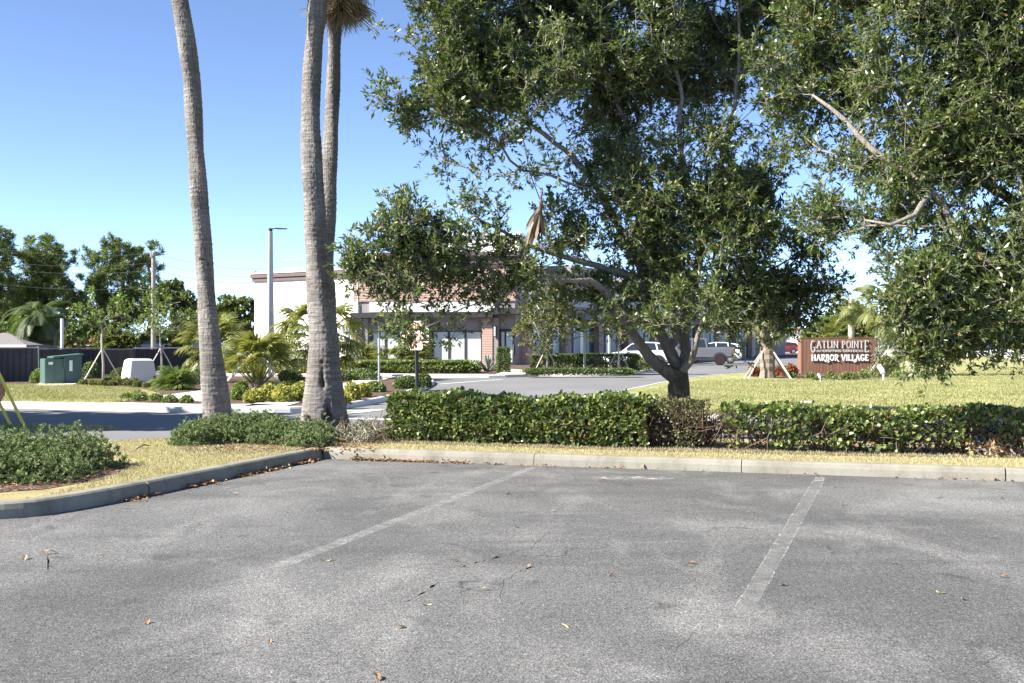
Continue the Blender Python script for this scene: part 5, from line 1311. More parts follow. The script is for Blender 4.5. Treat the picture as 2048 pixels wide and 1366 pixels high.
# ------------------------------------------------------------------ brown monument sign
def monument():
    g0 = G(1606,758,.12); Z = 54.0
    a = P(1606,700,Z); b = P(1752,700,Z); L = b.x-a.x; ztop = P(0,677,Z).z
    e = empty('monument_sign', (a.x, Z, .12), 0, 'brown boarded monument sign with white lettering on the lawn', 'sign'); H = ztop-.12
    dep = .62
    m = MB(); nb = 22
    for i in range(nb): m.box(L*i/nb+.006, L*(i+1)/nb-.006, 0, .03, .0, H); 
    o = m.build('boards', M['sign'], e); o['kind'] = 'stuff'
    m = MB(); m.box(-.02, L+.02, .031, dep-.031, .0, H-.01); m.build('core', M['sign'], e)
    m = MB(); m.box(-.10, -.02, -.01, dep, .0, H+.02); m.build('end_panel', M['sign'], e)
    m = MB(); m.box(L+.02, L+.05, -.0, dep, .0, H); m.build('end_panel', M['sign'], e)
    m = MB(); m.box(-.11, L+.06, -.015, dep+.01, H+.021, H+.05); m.build('cap', M['sign'], e)
    s = L/146.0                       # metres per picture pixel of the sign
    def X(px): return (px-1606)*s
    def Zp(py): return H - (py-677)*s
    # letters as flat cut strokes: (x0,y0,x1,y1,width) in a unit cell of 1 x 1
    def letters(word, x0, x1, ytop, ybot, th, name, mat, serif=.12, gaps=None, y=-.03, big=None):
        m = MB(); n = len(word); wt = {' ': .55, 'I': .42, 'L': .85, 'O': 1.05, 'G': 1.05, 'N': 1.1, 'A': 1.1, 'H': 1.1, 'V': 1.05, 'E': .9, 'R': 1.0, 'B': .95, 'P': .92, 'T': .95, 'C': 1.0, 'S': .9}
        tot = sum(wt.get(c, 1) for c in word); x = x0
        for ci, c in enumerate(word):
            wc = (x1-x0)*wt.get(c, 1)/tot; cw = wc*.80; cx = x + wc*.1; yt, yb = ytop, ybot
            if big and ci in big: yb = big[ci]
            def pt(u, v): return (X(cx+cw*u), Zp(yb+(yt-yb)*v))
            def st(*pts, t=th):
                for (u0,v0),(u1,v1) in zip(pts, pts[1:]):
                    p0 = Vector(pt(u0,v0)); p1 = Vector(pt(u1,v1)); d = (p1-p0)
                    if d.length < 1e-6: continue
                    tt = t*s; dn = d.normalized(); nn = Vector((-dn.y, dn.x))*tt*.5; p0 = p0-dn*tt*.3; p1 = p1+dn*tt*.3
                    q = [p0+nn, p0-nn, p1-nn, p1+nn]
                    yo = y - .0004*len(m.v)/8 % .004
                    m.add([(a_.x, yo, a_.y) for a_ in q]+[(a_.x, yo-.03, a_.y) for a_ in q], [(0,1,2,3),(7,6,5,4),(0,4,5,1),(1,5,6,2),(2,6,7,3),(3,7,4,0)])
            def arc(cu, cv, ru, rv, a0, a1, nseg=8, t=th): st(*[(cu+ru*math.cos(math.radians(a0+(a1-a0)*k/nseg)), cv+rv*math.sin(math.radians(a0+(a1-a0)*k/nseg))) for k in range(nseg+1)], t=t)
            sf = lambda u, v: st((u-serif,v),(u+serif,v), t=th*.6)
            if c == 'A': st((.05,0),(.5,1)); st((.5,1),(.95,0), t=th*1.25); st((.22,.35),(.78,.35), t=th*.6); sf(.05,0); sf(.95,0)
            elif c == 'T': st((.5,0),(.5,1), t=th*1.2); st((0,.97),(1,.97), t=th*.7); sf(.5,0)
            elif c == 'L': st((.25,1),(.25,0), t=th*1.2); st((.25,.02),(1,.02),(1,.18), t=th*.7); sf(.25,1)
            elif c == 'I': st((.5,0),(.5,1), t=th*1.2); sf(.5,0); sf(.5,1)
            elif c == 'N': st((.12,0),(.12,1),(.9,0),(.9,1)); sf(.12,0); sf(.9,1)
            elif c == 'P': st((.2,0),(.2,1), t=th*1.2); arc(.45,.75,.42,.24,90,-90); st((.2,.99),(.45,.99)); st((.2,.51),(.45,.51)); sf(.2,0)
            elif c == 'R': st((.2,0),(.2,1), t=th*1.2); arc(.45,.75,.4,.24,90,-90); st((.2,.99),(.45,.99)); st((.2,.51),(.45,.51)); st((.45,.5),(.8,.0),(1.15,-.18)); sf(.2,0)
            elif c == 'B': st((.2,0),(.2,1), t=th*1.2); arc(.45,.77,.36,.22,90,-90); arc(.45,.27,.44,.27,90,-90); st((.1,.99),(.45,.99)); st((.2,.54),(.45,.54)); st((.1,.0),(.45,.0))
            elif c == 'O': arc(.5,.5,.45,.5,0,360,14)
            elif c == 'G': arc(.52,.5,.45,.5,50,345,12); st((.55,.42),(.97,.42),(.97,.1), t=th*.8)
            elif c == 'C': arc(.55,.5,.48,.5,50,310,11)
            elif c == 'E': st((.2,0),(.2,1), t=th*1.2); st((.1,.98),(.95,.98),(.95,.86), t=th*.8); st((.2,.5),(.75,.5), t=th*.8); st((.1,.02),(.95,.02),(.95,.14), t=th*.8)
            elif c == 'H': st((.15,0),(.15,1), t=th*1.2); st((.85,0),(.85,1), t=th*1.2); st((.15,.5),(.85,.5), t=th*.8); sf(.15,0); sf(.85,0); sf(.15,1); sf(.85,1)
            elif c == 'V': st((.05,1),(.5,0), t=th*1.2); st((.5,0),(.95,1)); sf(.05,1); sf(.95,1)
            elif c == 'S': arc(.5,.74,.4,.25,30,270,8); arc(.5,.26,.4,.25,90,-150,8)
            x += wc
        return m.build(name, mat, e)
    letters('G', 1620, 1630.5, 681, 704.5, 1.6, 'lettering', M['letter_grey'])
    letters('ATLIN POINT', 1632, 1727, 682, 696, 1.45, 'lettering', M['letter_grey'])
    letters('E', 1727.5, 1737.5, 681, 704, 1.6, 'lettering', M['letter_grey'])
    letters('SHOPPING CENTER', 1644, 1715, 699.6, 703.6, .95, 'lettering', M['letter_grey'], serif=0)
    letters('HARBOR VILLAGE', 1622, 1737, 709.5, 721, 2.0, 'lettering', M['letter_white'])
    m = MB(); m.tube([(X(1651),-.04,Zp(723)),(X(1655),-.04,Zp(724.5)),(X(1659),-.04,Zp(723))], .02, 4); m.tube([(X(1703),-.04,Zp(721.5)),(X(1708),-.04,Zp(724.5)),(X(1713),-.04,Zp(722.5))], .02, 4); m.build('letter_swash', M['letter_white'], e)
    for x0, x1 in ((1632.5,1642),(1717,1726)):
        for k in range(3):
            m = MB(); m.box(X(x0), X(x1), -.05, -.003, Zp(703.8-k*1.5), Zp(703.0-k*1.5)); m.build('ruled_bar', M['letter_grey'], e)
monument()
def flood(label, x, y, sc):
    g = G(x, y, .12); e = empty('flood_light', (g[0], g[1], .12), 0, label, 'lamp'); m = MB()
    m.tube([(0,0,0),(0,0,.22*sc)], .035*sc, 8); m.build('stem', M['white_metal'], e)
    m = MB(); m.tube([(-.02,0,.22*sc),(-.02,.05,.30*sc),(-.08*sc,.2*sc,.46*sc)], [.07*sc,.08*sc,.075*sc], 10); m.build('head', M['white_metal'], e)
flood('small white flood light at the middle foot of the brown sign', 1641, 763, .62); flood('larger white flood light at the right end of the brown sign', 1767, 761, 1.25)

# ------------------------------------------------------------------ vehicles
def prof_mesh(name, sections, mat, parent):
    """sections: list along x of (x, [(halfwidth, z)...bottom to top]); same count each; mirrored and joined"""
    m = MB(); k = len(sections[0][1])
    for x, pr in sections:
        m.v += [(x, -w_, z) for w_, z in pr] + [(x, w_, z) for w_, z in reversed(pr)]
    n = 2*k
    for i in range(len(sections)-1):
        for j in range(n): m.f.append((i*n+j, i*n+(j+1)%n, (i+1)*n+(j+1)%n, (i+1)*n+j))
    m.f.append(tuple(range(n))[::-1]); m.f.append(tuple((len(sections)-1)*n+j for j in range(n)))
    o = m.build(name, mat, parent)
    bm = bmesh.new(); bm.from_mesh(o.data); bmesh.ops.recalc_face_normals(bm, faces=bm.faces); bm.to_mesh(o.data); bm.free()
    return o
def wheel(e, x, y, r, rim='rim'):
    m = MB(); s = 1 if y > 0 else -1; y0, y1 = y-.11, y+.11
    N = 20
    ring = lambda rr, yy: [(x+rr*math.cos(2*math.pi*k/N), yy, r+rr*math.sin(2*math.pi*k/N)) for k in range(N)]
    prof_ = [(r*.62,y0),(r*.93,y0),(r,y0+.03),(r,y1-.03),(r*.93,y1),(r*.62,y1)]
    for rr, yy in prof_: m.v += ring(rr, yy)
    for i in range(5):
        for k in range(N): m.f.append((i*N+k, i*N+(k+1)%N, (i+1)*N+(k+1)%N, (i+1)*N+k))
    w_ = m.build('wheel', M['tyre'], e)
    yo = y1-.02 if s > 0 else y0+.02
    m = MB(); m.v = [(x, yo, r)] + [(x+r*.62*math.cos(2*math.pi*k/N), yo, r+r*.62*math.sin(2*math.pi*k/N)) for k in range(N)]
    m.f = [(0,1+k,1+(k+1)%N) if s < 0 else (0,1+(k+1)%N,1+k) for k in range(N)]; m.build('hub_well', M['plastic'], w_)
    m = MB()
    for k in range(7):
        a = 2*math.pi*k/7; c, s_ = math.cos(a), math.sin(a); px_, pz = -s_, c; yy = yo+s*.015
        q = [(x+c*.04+px_*.03, yy, r+s_*.04+pz*.03),(x+c*r*.6+px_*.035, yy, r+s_*r*.6+pz*.035),(x+c*r*.6-px_*.035, yy, r+s_*r*.6-pz*.035),(x+c*.04-px_*.03, yy, r+s_*.04-pz*.03)]
        m.add(q, [(0,1,2,3)])
    m.tube([(x,yo,r),(x,yo+s*.03,r)], .07, 10); m.build('rim', M[rim], w_)
def car(label, cat, loc, rz, kind, paint, rim='rim', sc=1.0, group='vehicles parked by the shops'):
    e = empty('parked_suv' if kind != 'pickup' else 'pickup_truck', loc, rz, label, cat, group); e.scale = (sc,)*3
    # x forward is -x (front at negative x)
    if kind == 'suv':
        W = .93; low = .28
        sec = [(-2.32,[(.55,.42),(.68,.5),(.70,.68),(.60,.76)]),(-2.15,[(.78,.30),(.86,.45),(.87,.76),(.74,.86)]),(-1.5,[(.86,low),(.93,.5),(.93,.86),(.78,.98)]),(-.95,[(.86,low),(.94,.5),(.94,.95),(.80,1.06)]),(0,[(.86,low),(.95,.5),(.95,1.0),(.84,1.08)]),(1.2,[(.86,low),(.95,.5),(.96,1.05),(.84,1.12)]),(1.95,[(.84,.34),(.93,.5),(.92,1.05),(.80,1.12)]),(2.28,[(.70,.42),(.82,.52),(.80,.98),(.68,1.04)])]
        b = prof_mesh('body', sec, paint, e)
        cab = [(-1.05,[(.76,1.0),(.76,1.03)]),(-.35,[(.80,1.02),(.62,1.52)]),(.3,[(.82,1.03),(.64,1.64)]),(1.1,[(.82,1.05),(.62,1.62)]),(1.75,[(.80,1.06),(.58,1.50)]),(2.2,[(.74,1.04),(.70,1.10)])]
        g_ = prof_mesh('cabin_glass', cab, M['glass'], e)
        rf = [(-.40,[(.60,1.515),(.57,1.56)]),(.3,[(.655,1.61),(.60,1.675)]),(1.1,[(.64,1.60),(.58,1.655)]),(1.85,[(.60,1.47),(.55,1.54)]),(2.05,[(.56,1.45),(.50,1.50)])]
        prof_mesh('roof', rf, paint, e)
        for s in (-1,1):
            m = MB()
            for (x0,z0,x1,z1) in ((-1.05,1.03,-.4,1.54),(.35,1.04,.32,1.64),(1.35,1.06,1.2,1.62),(2.2,1.08,1.8,1.5)):
                m.hexa([(x0-.04,s*.825,z0),(x0+.05,s*.825,z0),(x0+.05,s*.80,z0),(x0-.04,s*.80,z0),(x1-.04,s*.66,z1),(x1+.04,s*.66,z1),(x1+.04,s*.60,z1),(x1-.04,s*.60,z1)])
            m.build('window_frame', paint, e)
            m = MB(); m.box(-.85,-.65, s*1.0-.07, s*1.0+.07, 1.05, 1.18); m.build('mirror', paint, e, bevel=.02)
            m = MB(); m.box(1.95,2.30, s*.78-.08, s*.78+.08, .86, .98); m.build('tail_light', M['tail'], e, bevel=.01)
            m = MB(); m.box(-2.26,-1.95, s*.74-.09, s*.74+.09, .66, .78); m.build('headlight', M['lamp_glass'], e, bevel=.01)
            m = MB(); m.box(-1.9,1.9, s*.94-.02, s*.94+.02, .26, .40); m.build('sill', M['plastic'], e)
            for x0 in (-.5,.55):
                m = MB(); m.box(x0+.55,x0+.78, s*.965-.012, s*.965+.012, .90,.93); m.build('door_handle', paint, e)
        m = MB(); m.box(2.2,2.34,-.8,.8,.34,.55); m.build('bumper', M['plastic'], e, bevel=.02)
        ax = (-1.42, 1.42); r = .37; tw = .86
    else:
        sec = [(-2.85,[(.70,.5),(.86,.6),(.88,1.0),(.78,1.1)]),(-2.5,[(.86,.42),(.98,.6),(.98,1.1),(.84,1.2)]),(-1.5,[(.88,.42),(1.0,.6),(1.0,1.16),(.88,1.24)]),(-.9,[(.88,.42),(1.0,.6),(1.0,1.18),(.90,1.26)]),(1.05,[(.88,.42),(1.0,.6),(1.0,1.2),(.92,1.27)]),(1.12,[(.88,.45),(1.0,.6),(1.0,1.22),(.95,1.30)]),(2.3,[(.88,.5),(1.0,.65),(1.0,1.24),(.95,1.32)]),(2.88,[(.86,.6),(.98,.7),(.98,1.24),(.92,1.31)])]
        prof_mesh('body', sec, paint, e)
        cab = [(-1.35,[(.82,1.2),(.80,1.24)]),(-.65,[(.86,1.22),(.70,1.84)]),(.2,[(.88,1.24),(.72,1.90)]),(.85,[(.88,1.24),(.70,1.86)]),(1.08,[(.86,1.24),(.72,1.50)])]
        prof_mesh('cabin_glass', cab, M['glass'], e)
        rf = [(-.72,[(.70,1.83),(.66,1.89)]),(.2,[(.735,1.88),(.68,1.96)]),(.95,[(.72,1.84),(.66,1.92)])]
        prof_mesh('roof', rf, paint, e)
        for s in (-1,1):
            m = MB()
            for (x0,z0,x1,z1) in ((-1.3,1.24,-.66,1.86),(-.15,1.25,-.12,1.88),(.95,1.26,.80,1.88)):
                m.hexa([(x0-.06,s*.90,z0),(x0+.07,s*.90,z0),(x0+.07,s*.86,z0),(x0-.06,s*.86,z0),(x1-.06,s*.745,z1),(x1+.07,s*.745,z1),(x1+.07,s*.68,z1),(x1-.06,s*.68,z1)])
            m.build('window_frame', paint, e)
            m = MB(); m.box(2.72,2.90, s*.93-.06, s*.93+.06, .92, 1.22); m.build('tail_light', M['tail'], e, bevel=.01)
            m = MB(); m.box(-2.84,-2.6, s*.84-.1, s*.84+.1, .85, 1.02); m.build('headlight', M['lamp_glass'], e, bevel=.01)
            m = MB(); m.box(-1.15,-.9, s*1.12-.1, s*1.12+.1, 1.2, 1.4); m.build('mirror', M['plastic'], e, bevel=.02)
            m = MB(); m.box(-1.25,1.05, s*.985-.02, s*.985+.06, .40, .50); m.build('running_board', M['plastic'], e)
        m = MB(); m.box(1.15,2.85,-.96,.96,1.31,1.36); m.build('bed_cover', M['plastic'], e, bevel=.02)
        m = MB(); m.box(2.80,3.02,-.9,.9,.52,.72); m.build('bumper', M['plastic'], e, bevel=.03)
        ax = (-1.85, 1.85); r = .42; tw = .92
    for a in ax:
        for s in (-1,1):
            # dark wheel arch, proud of the body side
            m = MB(); N = 14; yb = s*(.962 if kind == 'suv' else 1.006)
            m.v = [(a, yb, r)] + [(a+(r*1.22)*math.cos(math.pi*k/N-.15*(1-2*k/N)), yb, r+(r*1.22)*math.sin(math.pi*k/N-.15*(1-2*k/N))) for k in range(N+1)]
            m.f = [(0,1+k,2+k) for k in range(N)]; m.build('wheel_arch', M['plastic'], e)
            wheel(e, a, s*(tw+.02), r, rim)
    return e
def at(x, Z): return ((x-HX)/F*Z, Z, 0)
car('white suv nearest the box hedge, seen from its side', 'car', at(1278,75.5), math.radians(-14), 'suv', M['car_white'])
car('silver pickup truck with red accented wheels behind the oak trunk', 'pickup truck', at(1388,82), math.radians(-10), 'pickup', M['car_silver'], 'rim_red')
car('white suv tucked behind the tail of the silver pickup', 'car', at(1424,88), math.radians(-12), 'suv', M['car_white'])
car('dark red suv parked far back left of the brown sign', 'car', at(1565,168), math.radians(-8), 'suv', M['car_red'], sc=1.05)
car('dark blue suv parked far back beside the red one', 'car', at(1606,176), math.radians(-12), 'suv', M['car_dark'])
car('white suv far back under the shop canopies', 'car', at(1500,140), math.radians(-60), 'suv', M['car_white'])
car('dark suv on the pale concrete road at the far right', 'car', at(1985,232), math.radians(-35), 'suv', M['car_dark'], sc=1.15, group=None)
car('blue suv half hidden behind the right end of the brown sign', 'car', at(1757,150), math.radians(-70), 'suv', M['car_dark'], group=None)
car('dark red suv only just entering the picture at the left edge', 'car', (-12.95,22.9,0), math.radians(180), 'suv', M['car_red'], group=None)

# ------------------------------------------------------------------ background planting
ORD = ['first','second','third','fourth','fifth','sixth','seventh','eighth','ninth','tenth']
GS = ['front row leftmost','front row second','front row third','front row fourth','front row fifth','back row second','back row third','back row rightmost','larger bright','smaller bright','back row leftmost','lowest']
LS = ['small light green shrub at the left end of the brown sign','tiny yellow green shrub just left of the small flood light','small light green shrub just right of the small flood light','light green shrub under the middle of the sign lettering','light green shrub right of the middle of the brown sign','light green shrub toward the right end of the brown sign','larger light green shrub beside the big flood light','low green shrub right of the sign under the pale trunked palm','low green shrub farthest right in the sign bed','tiny green shrub between the crotons and the brown sign']
CR = ['leftmost red croton beside the staked palm','small red croton at the foot of the staked palm','largest dark red croton right of the staked palm','orange tinged croton nearest the brown sign','smallest croton in front of the largest one']
def place(x, y, z=.12): g = G(x, y, z); return (g[0], g[1], z)
def mpp(y, z=.12): return (CH-z)/(y-HY)      # metres per picture pixel at that ground row
SB = {}
def shrubpx(name, label, cat, x, yb, w_, h, n, mat, L=.09, W=.045, seed=None, group=None, **kw):
    s = mpp(yb); loc = place(x, yb); loc = (loc[0], loc[1]+w_*s*.4, loc[2])
    return bush(name, label, cat, loc, w_*s/2, w_*s/2, h*s, n, L, W, mat, seed or int(x), group, **kw)
# clipped columns and box hedge of the shops
def boxy(name, label, cat, x0, x1, yb, yt, dep, n, mat, seed, group=None, L=.10, W=.06, colz=0):
    rng = np.random.default_rng(seed); s = mpp(yb); loc = place((x0+x1)/2, yb); hw = (x1-x0)*s/2; h = (yb-yt)*s
    O = rng.random((n,3))*2-1; f = rng.integers(0,3,n); sg = np.where(rng.random(n) < .5, -1, 1); 
    for a in range(3): O[:,a] = np.where(f == a, sg*(1-.15*rng.random(n)), O[:,a])
    O[:,2] = np.abs(O[:,2]); out = O.copy(); wob = 1+.08*np.sin(O[:,2]*9+seed)+.06*rng.normal(size=n)
    Pp = np.stack([O[:,0]*hw*wob, O[:,1]*dep/2*wob, O[:,2]*h], 1)
    D = unit(out+rdir(n, rng)+np.array([[0,0,.3]])); N = unit(out+rdir(n, rng)*.6)
    e = empty(name, (loc[0], loc[1]+dep/2, loc[2]), 0, label, cat, group)
    o = link(cloud_mesh('foliage', Pp, D, N, L, W, None, rng=rng), 'foliage', mat, e); o['kind'] = 'stuff'; return e
boxy('columnar_shrub', 'narrow clipped columnar shrub left of the shop entrance', 'shrub', 996, 1018, 745, 697, .9, 2600, M['green'], 3, L=.11)
boxy('columnar_shrub', 'first dark clipped box shrub right of the shop entrance', 'shrub', 1064, 1083, 744, 711, .8, 1800, M['green'], 4, 'clipped box shrubs')
boxy('columnar_shrub', 'second clipped box shrub, beside the white stemmed young tree', 'shrub', 1094, 1112, 744, 711, .8, 1800, M['green'], 5, 'clipped box shrubs')
boxy('columnar_shrub', 'third clipped box shrub, narrow, left of the small yellow palm', 'shrub', 1118, 1150, 744, 710, .8, 2400, M['green'], 6, 'clipped box shrubs')
boxy('hedge', 'clipped green box hedge in front of the white suv', 'hedge', 1156, 1272, 744, 709, .9, 7000, M['green'], 7)
boxy('hedge', 'low leafy shrub mass at the kerb end of the box hedge', 'hedge', 1262, 1318, 741, 717, 1.2, 2600, M['bright'], 8)
boxy('ground_cover', 'low glossy ground cover along the kerb under the box hedge', 'ground cover', 1060, 1262, 750, 739, .9, 4500, M['green'], 9)
boxy('ground_cover', 'low green ground cover below the shop windows', 'ground cover', 716, 940, 746, 724, 2.0, 9000, M['bright'], 10, L=.13, W=.08)
boxy('gold_hedge', 'yellow green hedge along the white shop wall', 'hedge', 458, 612, 747, 726, 1.6, 6500, M['yellow'], 11, L=.14, W=.08)
boxy('gold_hedge', 'yellow hedge just right of the flared palm by the white wall', 'hedge', 660, 712, 747, 726, 1.6, 2500, M['yellow'], 12, L=.14, W=.08)
# agave and small shrubs
e = empty('agave', place(976,744), 0, 'pale spiky agave beside the brick pillar', 'plant'); rng = np.random.default_rng(4)
n = 34; a = rng.random(n)*6.28; el = rng.random(n)*1.3+.15; D = np.stack([np.cos(a)*np.cos(el), np.sin(a)*np.cos(el), np.sin(el)], 1)
link(cloud_mesh('leaves', np.zeros((n,3)), D, unit(np.array([[0,0,1.0]])-D*D[:,2:3]), .95, .12, None, .2, .05, rng), 'leaves', M['agave'], e)['kind'] = 'stuff'
shrubpx('shrub', 'grey green tussock between agave and ground cover', 'shrub', 945, 746, 22, 12, 700, M['green'], L=.2, W=.02)
shrubpx('shrub', 'leafy shrub at the foot of the cloth fence, left of the green box', 'shrub', 73, 766, 30, 26, 900, M['bright'], seed=21)
shrubpx('shrub', 'dark bushy shrub behind the right side of the green box', 'shrub', 176, 757, 36, 32, 1400, M['green'], seed=22)
shrubpx('shrub', 'wide dark green shrub left of the cream cabinet', 'shrub', 236, 757, 36, 20, 1200, M['green'], seed=23)
shrubpx('shrub', 'sparse grey green shrub right of the palmetto', 'shrub', 396, 768, 36, 30, 1200, M['green'], seed=24)
shrubpx('shrub', 'dark round shrub under the white lamp pole', 'shrub', 575, 764, 50, 22, 1600, M['green'], seed=25)
shrubpx('shrub', 'dark shrub on the island left of the stop sign', 'shrub', 812, 777, 48, 24, 2200, M['green'], seed=26)
shrubpx('shrub', 'dark shrub on the island nose right of the stop sign', 'shrub', 846, 774, 30, 26, 1600, M['green'], seed=27)
shrubpx('shrub', 'leggy dark shrub beside the back facing stop sign', 'shrub', 722, 761, 66, 22, 1500, M['green'], seed=28)
shrubpx('shrub', 'shrub behind the flared palm, right of its trunk', 'shrub', 683, 762, 36, 20, 900, M['green'], seed=29)
shrubpx('shrub', 'sparse green shrub at the foot of the bare post', 'shrub', 745, 784, 44, 18, 700, M['bright'], seed=30)
shrubpx('shrub', 'pale silver leaved bush behind the right end of the sign', 'shrub', 1778, 748, 62, 84, 5200, M['silver'], L=.10, W=.05, seed=31)
shrubpx('shrub', 'olive bush with reddish tops right of the sign', 'shrub', 1778, 753, 46, 42, 1800, M['olive_leaf'], seed=32)
shrubpx('shrub', 'silver bush against the white shop wall', 'shrub', 622, 742, 40, 56, 1700, M['silver'], L=.12, W=.05, seed=33)
shrubpx('shrub', 'grey green bush against the white wall by the back facing sign', 'shrub', 712, 741, 22, 56, 1200, M['silver'], L=.12, W=.05, seed=34)
for i, (x, y) in enumerate(((163,770),(184,772),(203,773),(221,772),(238,770),(255,772),(272,774),(293,775),(312,777),(330,779),(212,766),(232,764),(250,767),(270,768))):
    shrubpx('mound_shrub', (ORD[i] if i < 10 else ORD[i-10]) + (' small grey green mound shrub from the left, front row along the lawn' if i < 10 else ' small grey green mound shrub from the left, back row beside the cream cabinet'), 'shrub', x, y, 17, 10, 320, M['olive_leaf'], L=.08, W=.03, seed=100+i, group='row of small mound shrubs on the bark bed', stems=False)
for i, (x, y, w_, h) in enumerate(((272,802,34,17),(308,803,28,13),(336,805,26,12),(370,806,22,12),(252,800,18,12))):
    shrubpx('small_shrub', ('second','third','fourth','rightmost','leftmost')[i] + ' of the sparse small shrubs along the pavement left of the leaning palm', 'shrub', x, y, w_, h, 260, M['bright'], L=.08, W=.03, seed=130+i, group='sparse small shrubs along the pavement', stems=False)
for i, (x, y, w_, h) in enumerate(((478,800,34,24),(505,806,36,26),(532,803,38,30),(560,805,38,32),(590,803,34,32),(545,790,40,22),(575,788,40,24),(602,792,26,26),(700,801,34,34),(722,794,30,26),(480,786,26,20),(685,808,20,20))):
    shrubpx('gold_shrub', GS[i] + ' yellow green variegated shrub on the island behind the tall palms', 'shrub', x, y, w_, h, 620, M['yellow'] if i % 5 else M['bright'], L=.10, W=.05, seed=150+i, group='gold shrubs on the island', stems=False)
for i, (x, y, w_, h) in enumerate(((1621,758,16,12),(1636,761,12,9),(1664,760,20,16),(1690,761,18,16),(1707,761,22,16),(1728,759,22,18),(1748,757,30,24),(1800,757,30,16),(1850,757,24,14),(1585,757,16,9))):
    shrubpx('low_shrub', LS[i], 'shrub', x, y, w_, h, 260, M['bright'], L=.09, W=.04, seed=170+i, group='low shrubs round the sign', stems=False)
for i, (x, y, w_, h) in enumerate(((1508,752,16,18),(1523,751,12,16),(1564,752,24,20),(1585,750,20,20),(1576,753,16,13))):
    shrubpx('croton', CR[i], 'shrub', x, y, w_, h, 420, M['red_leaf'], L=.16, W=.05, seed=190+i, group='red crotons left of the sign', stems=False)
# palms with fans
F_sm = [fan_frond('fan_frond', .55, .72, 26, .4, 115, .05, s+60, .5) for s in (1,2,3)]
F_mid = [fan_frond('fan_frond', 1.05, .72, 28, .4, 115, .055, s+70, .55) for s in (1,2,3)]
F_up = [fan_frond('fan_frond', 1.15, .52, 26, .2, 115, .045, s+80, .8) for s in (1,2,3)]
def fanpalm(label, x, yb, trunk_top_y, r, n, fr, el0, el1, seed, Z=None, mat=None, trunk=True, sc=(.85,1.1), name='fan_palm', bark='fibre_bark', lean=0, stakes=0, group=None):
    g = place(x, yb); Z = Z or g[1]; loc = ((x-HX)/F*Z, Z, .1); h = CH-(trunk_top_y-HY)/F*Z-.1
    e = empty(name, loc, 0, label, 'palm tree', group)
    if trunk:
        m = MB(); nseg = 16; rg = random.Random(seed)
        pts = [(lean*(i/nseg)**1.5, 0, h*i/nseg) for i in range(nseg+1)]
        m.tube(pts, [r*(1.25 if i == 0 else 1)*(1+.12*(i % 2)) for i in range(nseg+1)], 12); m.build('trunk', M[bark], e)
    set_fronds(e, fr, Vector((lean,0,h)), n, el0, el1, mat or M['fan'], 'frond', seed, sc, r0=r*.5)
    for k in range(stakes):
        a = 2*math.pi*k/stakes + .5 + seed; m = MB(); m.tube([(math.cos(a)*1.25, math.sin(a)*1.25, .0),(math.cos(a)*r, math.sin(a)*r, 1.15)], .045, 4); m.build('stake', M['stake'], e)
    return e
fanpalm('staked fan palm with yellowing fronds left of the lamp pole', 515, 787, 757, .16, 48, F_up, 88, 44, 1, stakes=3, sc=(.78,1.0))
fanpalm('fan palm mostly hidden behind the leftmost tall palm', 430, 764, 690, .16, 30, F_mid, 85, -20, 2, sc=(.75,.95))
fanpalm('fan palm standing behind the flared tall palm', 636, 756, 668, .18, 34, F_mid, 60, -30, 3, stakes=3, sc=(1.1,1.4))
fanpalm('broad bright green palmetto clump beside the cream cabinet', 350, 779, 773, .1, 54, F_sm, 85, 5, 4, trunk=False, name='palmetto', mat=M['bright'], sc=(.52,.72))
for (x, y, s) in ((725,740,5),(787,741,6),(833,741,7)):
    fanpalm({725:'palmetto by the brick pillar left of the shop windows',787:'palmetto below the left shop windows',833:'palmetto right behind the stop sign post'}[x], x, y, y-4, .1, 30, F_mid, 85, 5, s, trunk=False, name='palmetto', mat=M['bright'], sc=(.8,1.0))
fanpalm('staked palm with rough boot covered trunk left of the brown sign', 1535, 756, 632, .30, 24, F_mid, 80, -25, 8, stakes=4, sc=(.7,.9), mat=M['darkfrond'])
fanpalm('tall fan palm with pale trunk and hanging yellow fronds right of the sign', 1786, 752, 606, .26, 34, F_mid, 60, -70, 9, bark='pale_bark', sc=(.8,1.0), stakes=3)
fanpalm('fan palm with drooping yellow fronds above the middle of the sign', 1702, 0, 600, .22, 32, F_mid, 60, -70, 10, Z=92, bark='pale_bark', sc=(.9,1.2))
PN = [pinnate_frond('feather_frond', 2.2, .05, .5, 34, .9, s, .5, .3) for s in (1,2,3)]
PD = [pinnate_frond('feather_frond', 3.0, .06, .75, 36, 1.9, s+9, .2, .8) for s in (1,2,3)]
fanpalm('upright feather palm rising behind the brown sign', 1657, 0, 676, .25, 26, PN, 82, 15, 11, Z=88, name='feather_palm', sc=(.9,1.2))
fanpalm('drooping dark feather palm behind the cloth fence', 78, 0, 628, .15, 44, PD, 70, -45, 12, Z=70, name='feather_palm', mat=M['darkfrond'], sc=(.75,.95))
fanpalm('small bright yellow green palm among the clipped box shrubs', 1169, 745, 664, .055, 14, PN, 75, 0, 13, name='feather_palm', mat=M['yellow'], sc=(.5,.62), bark='pale_bark')
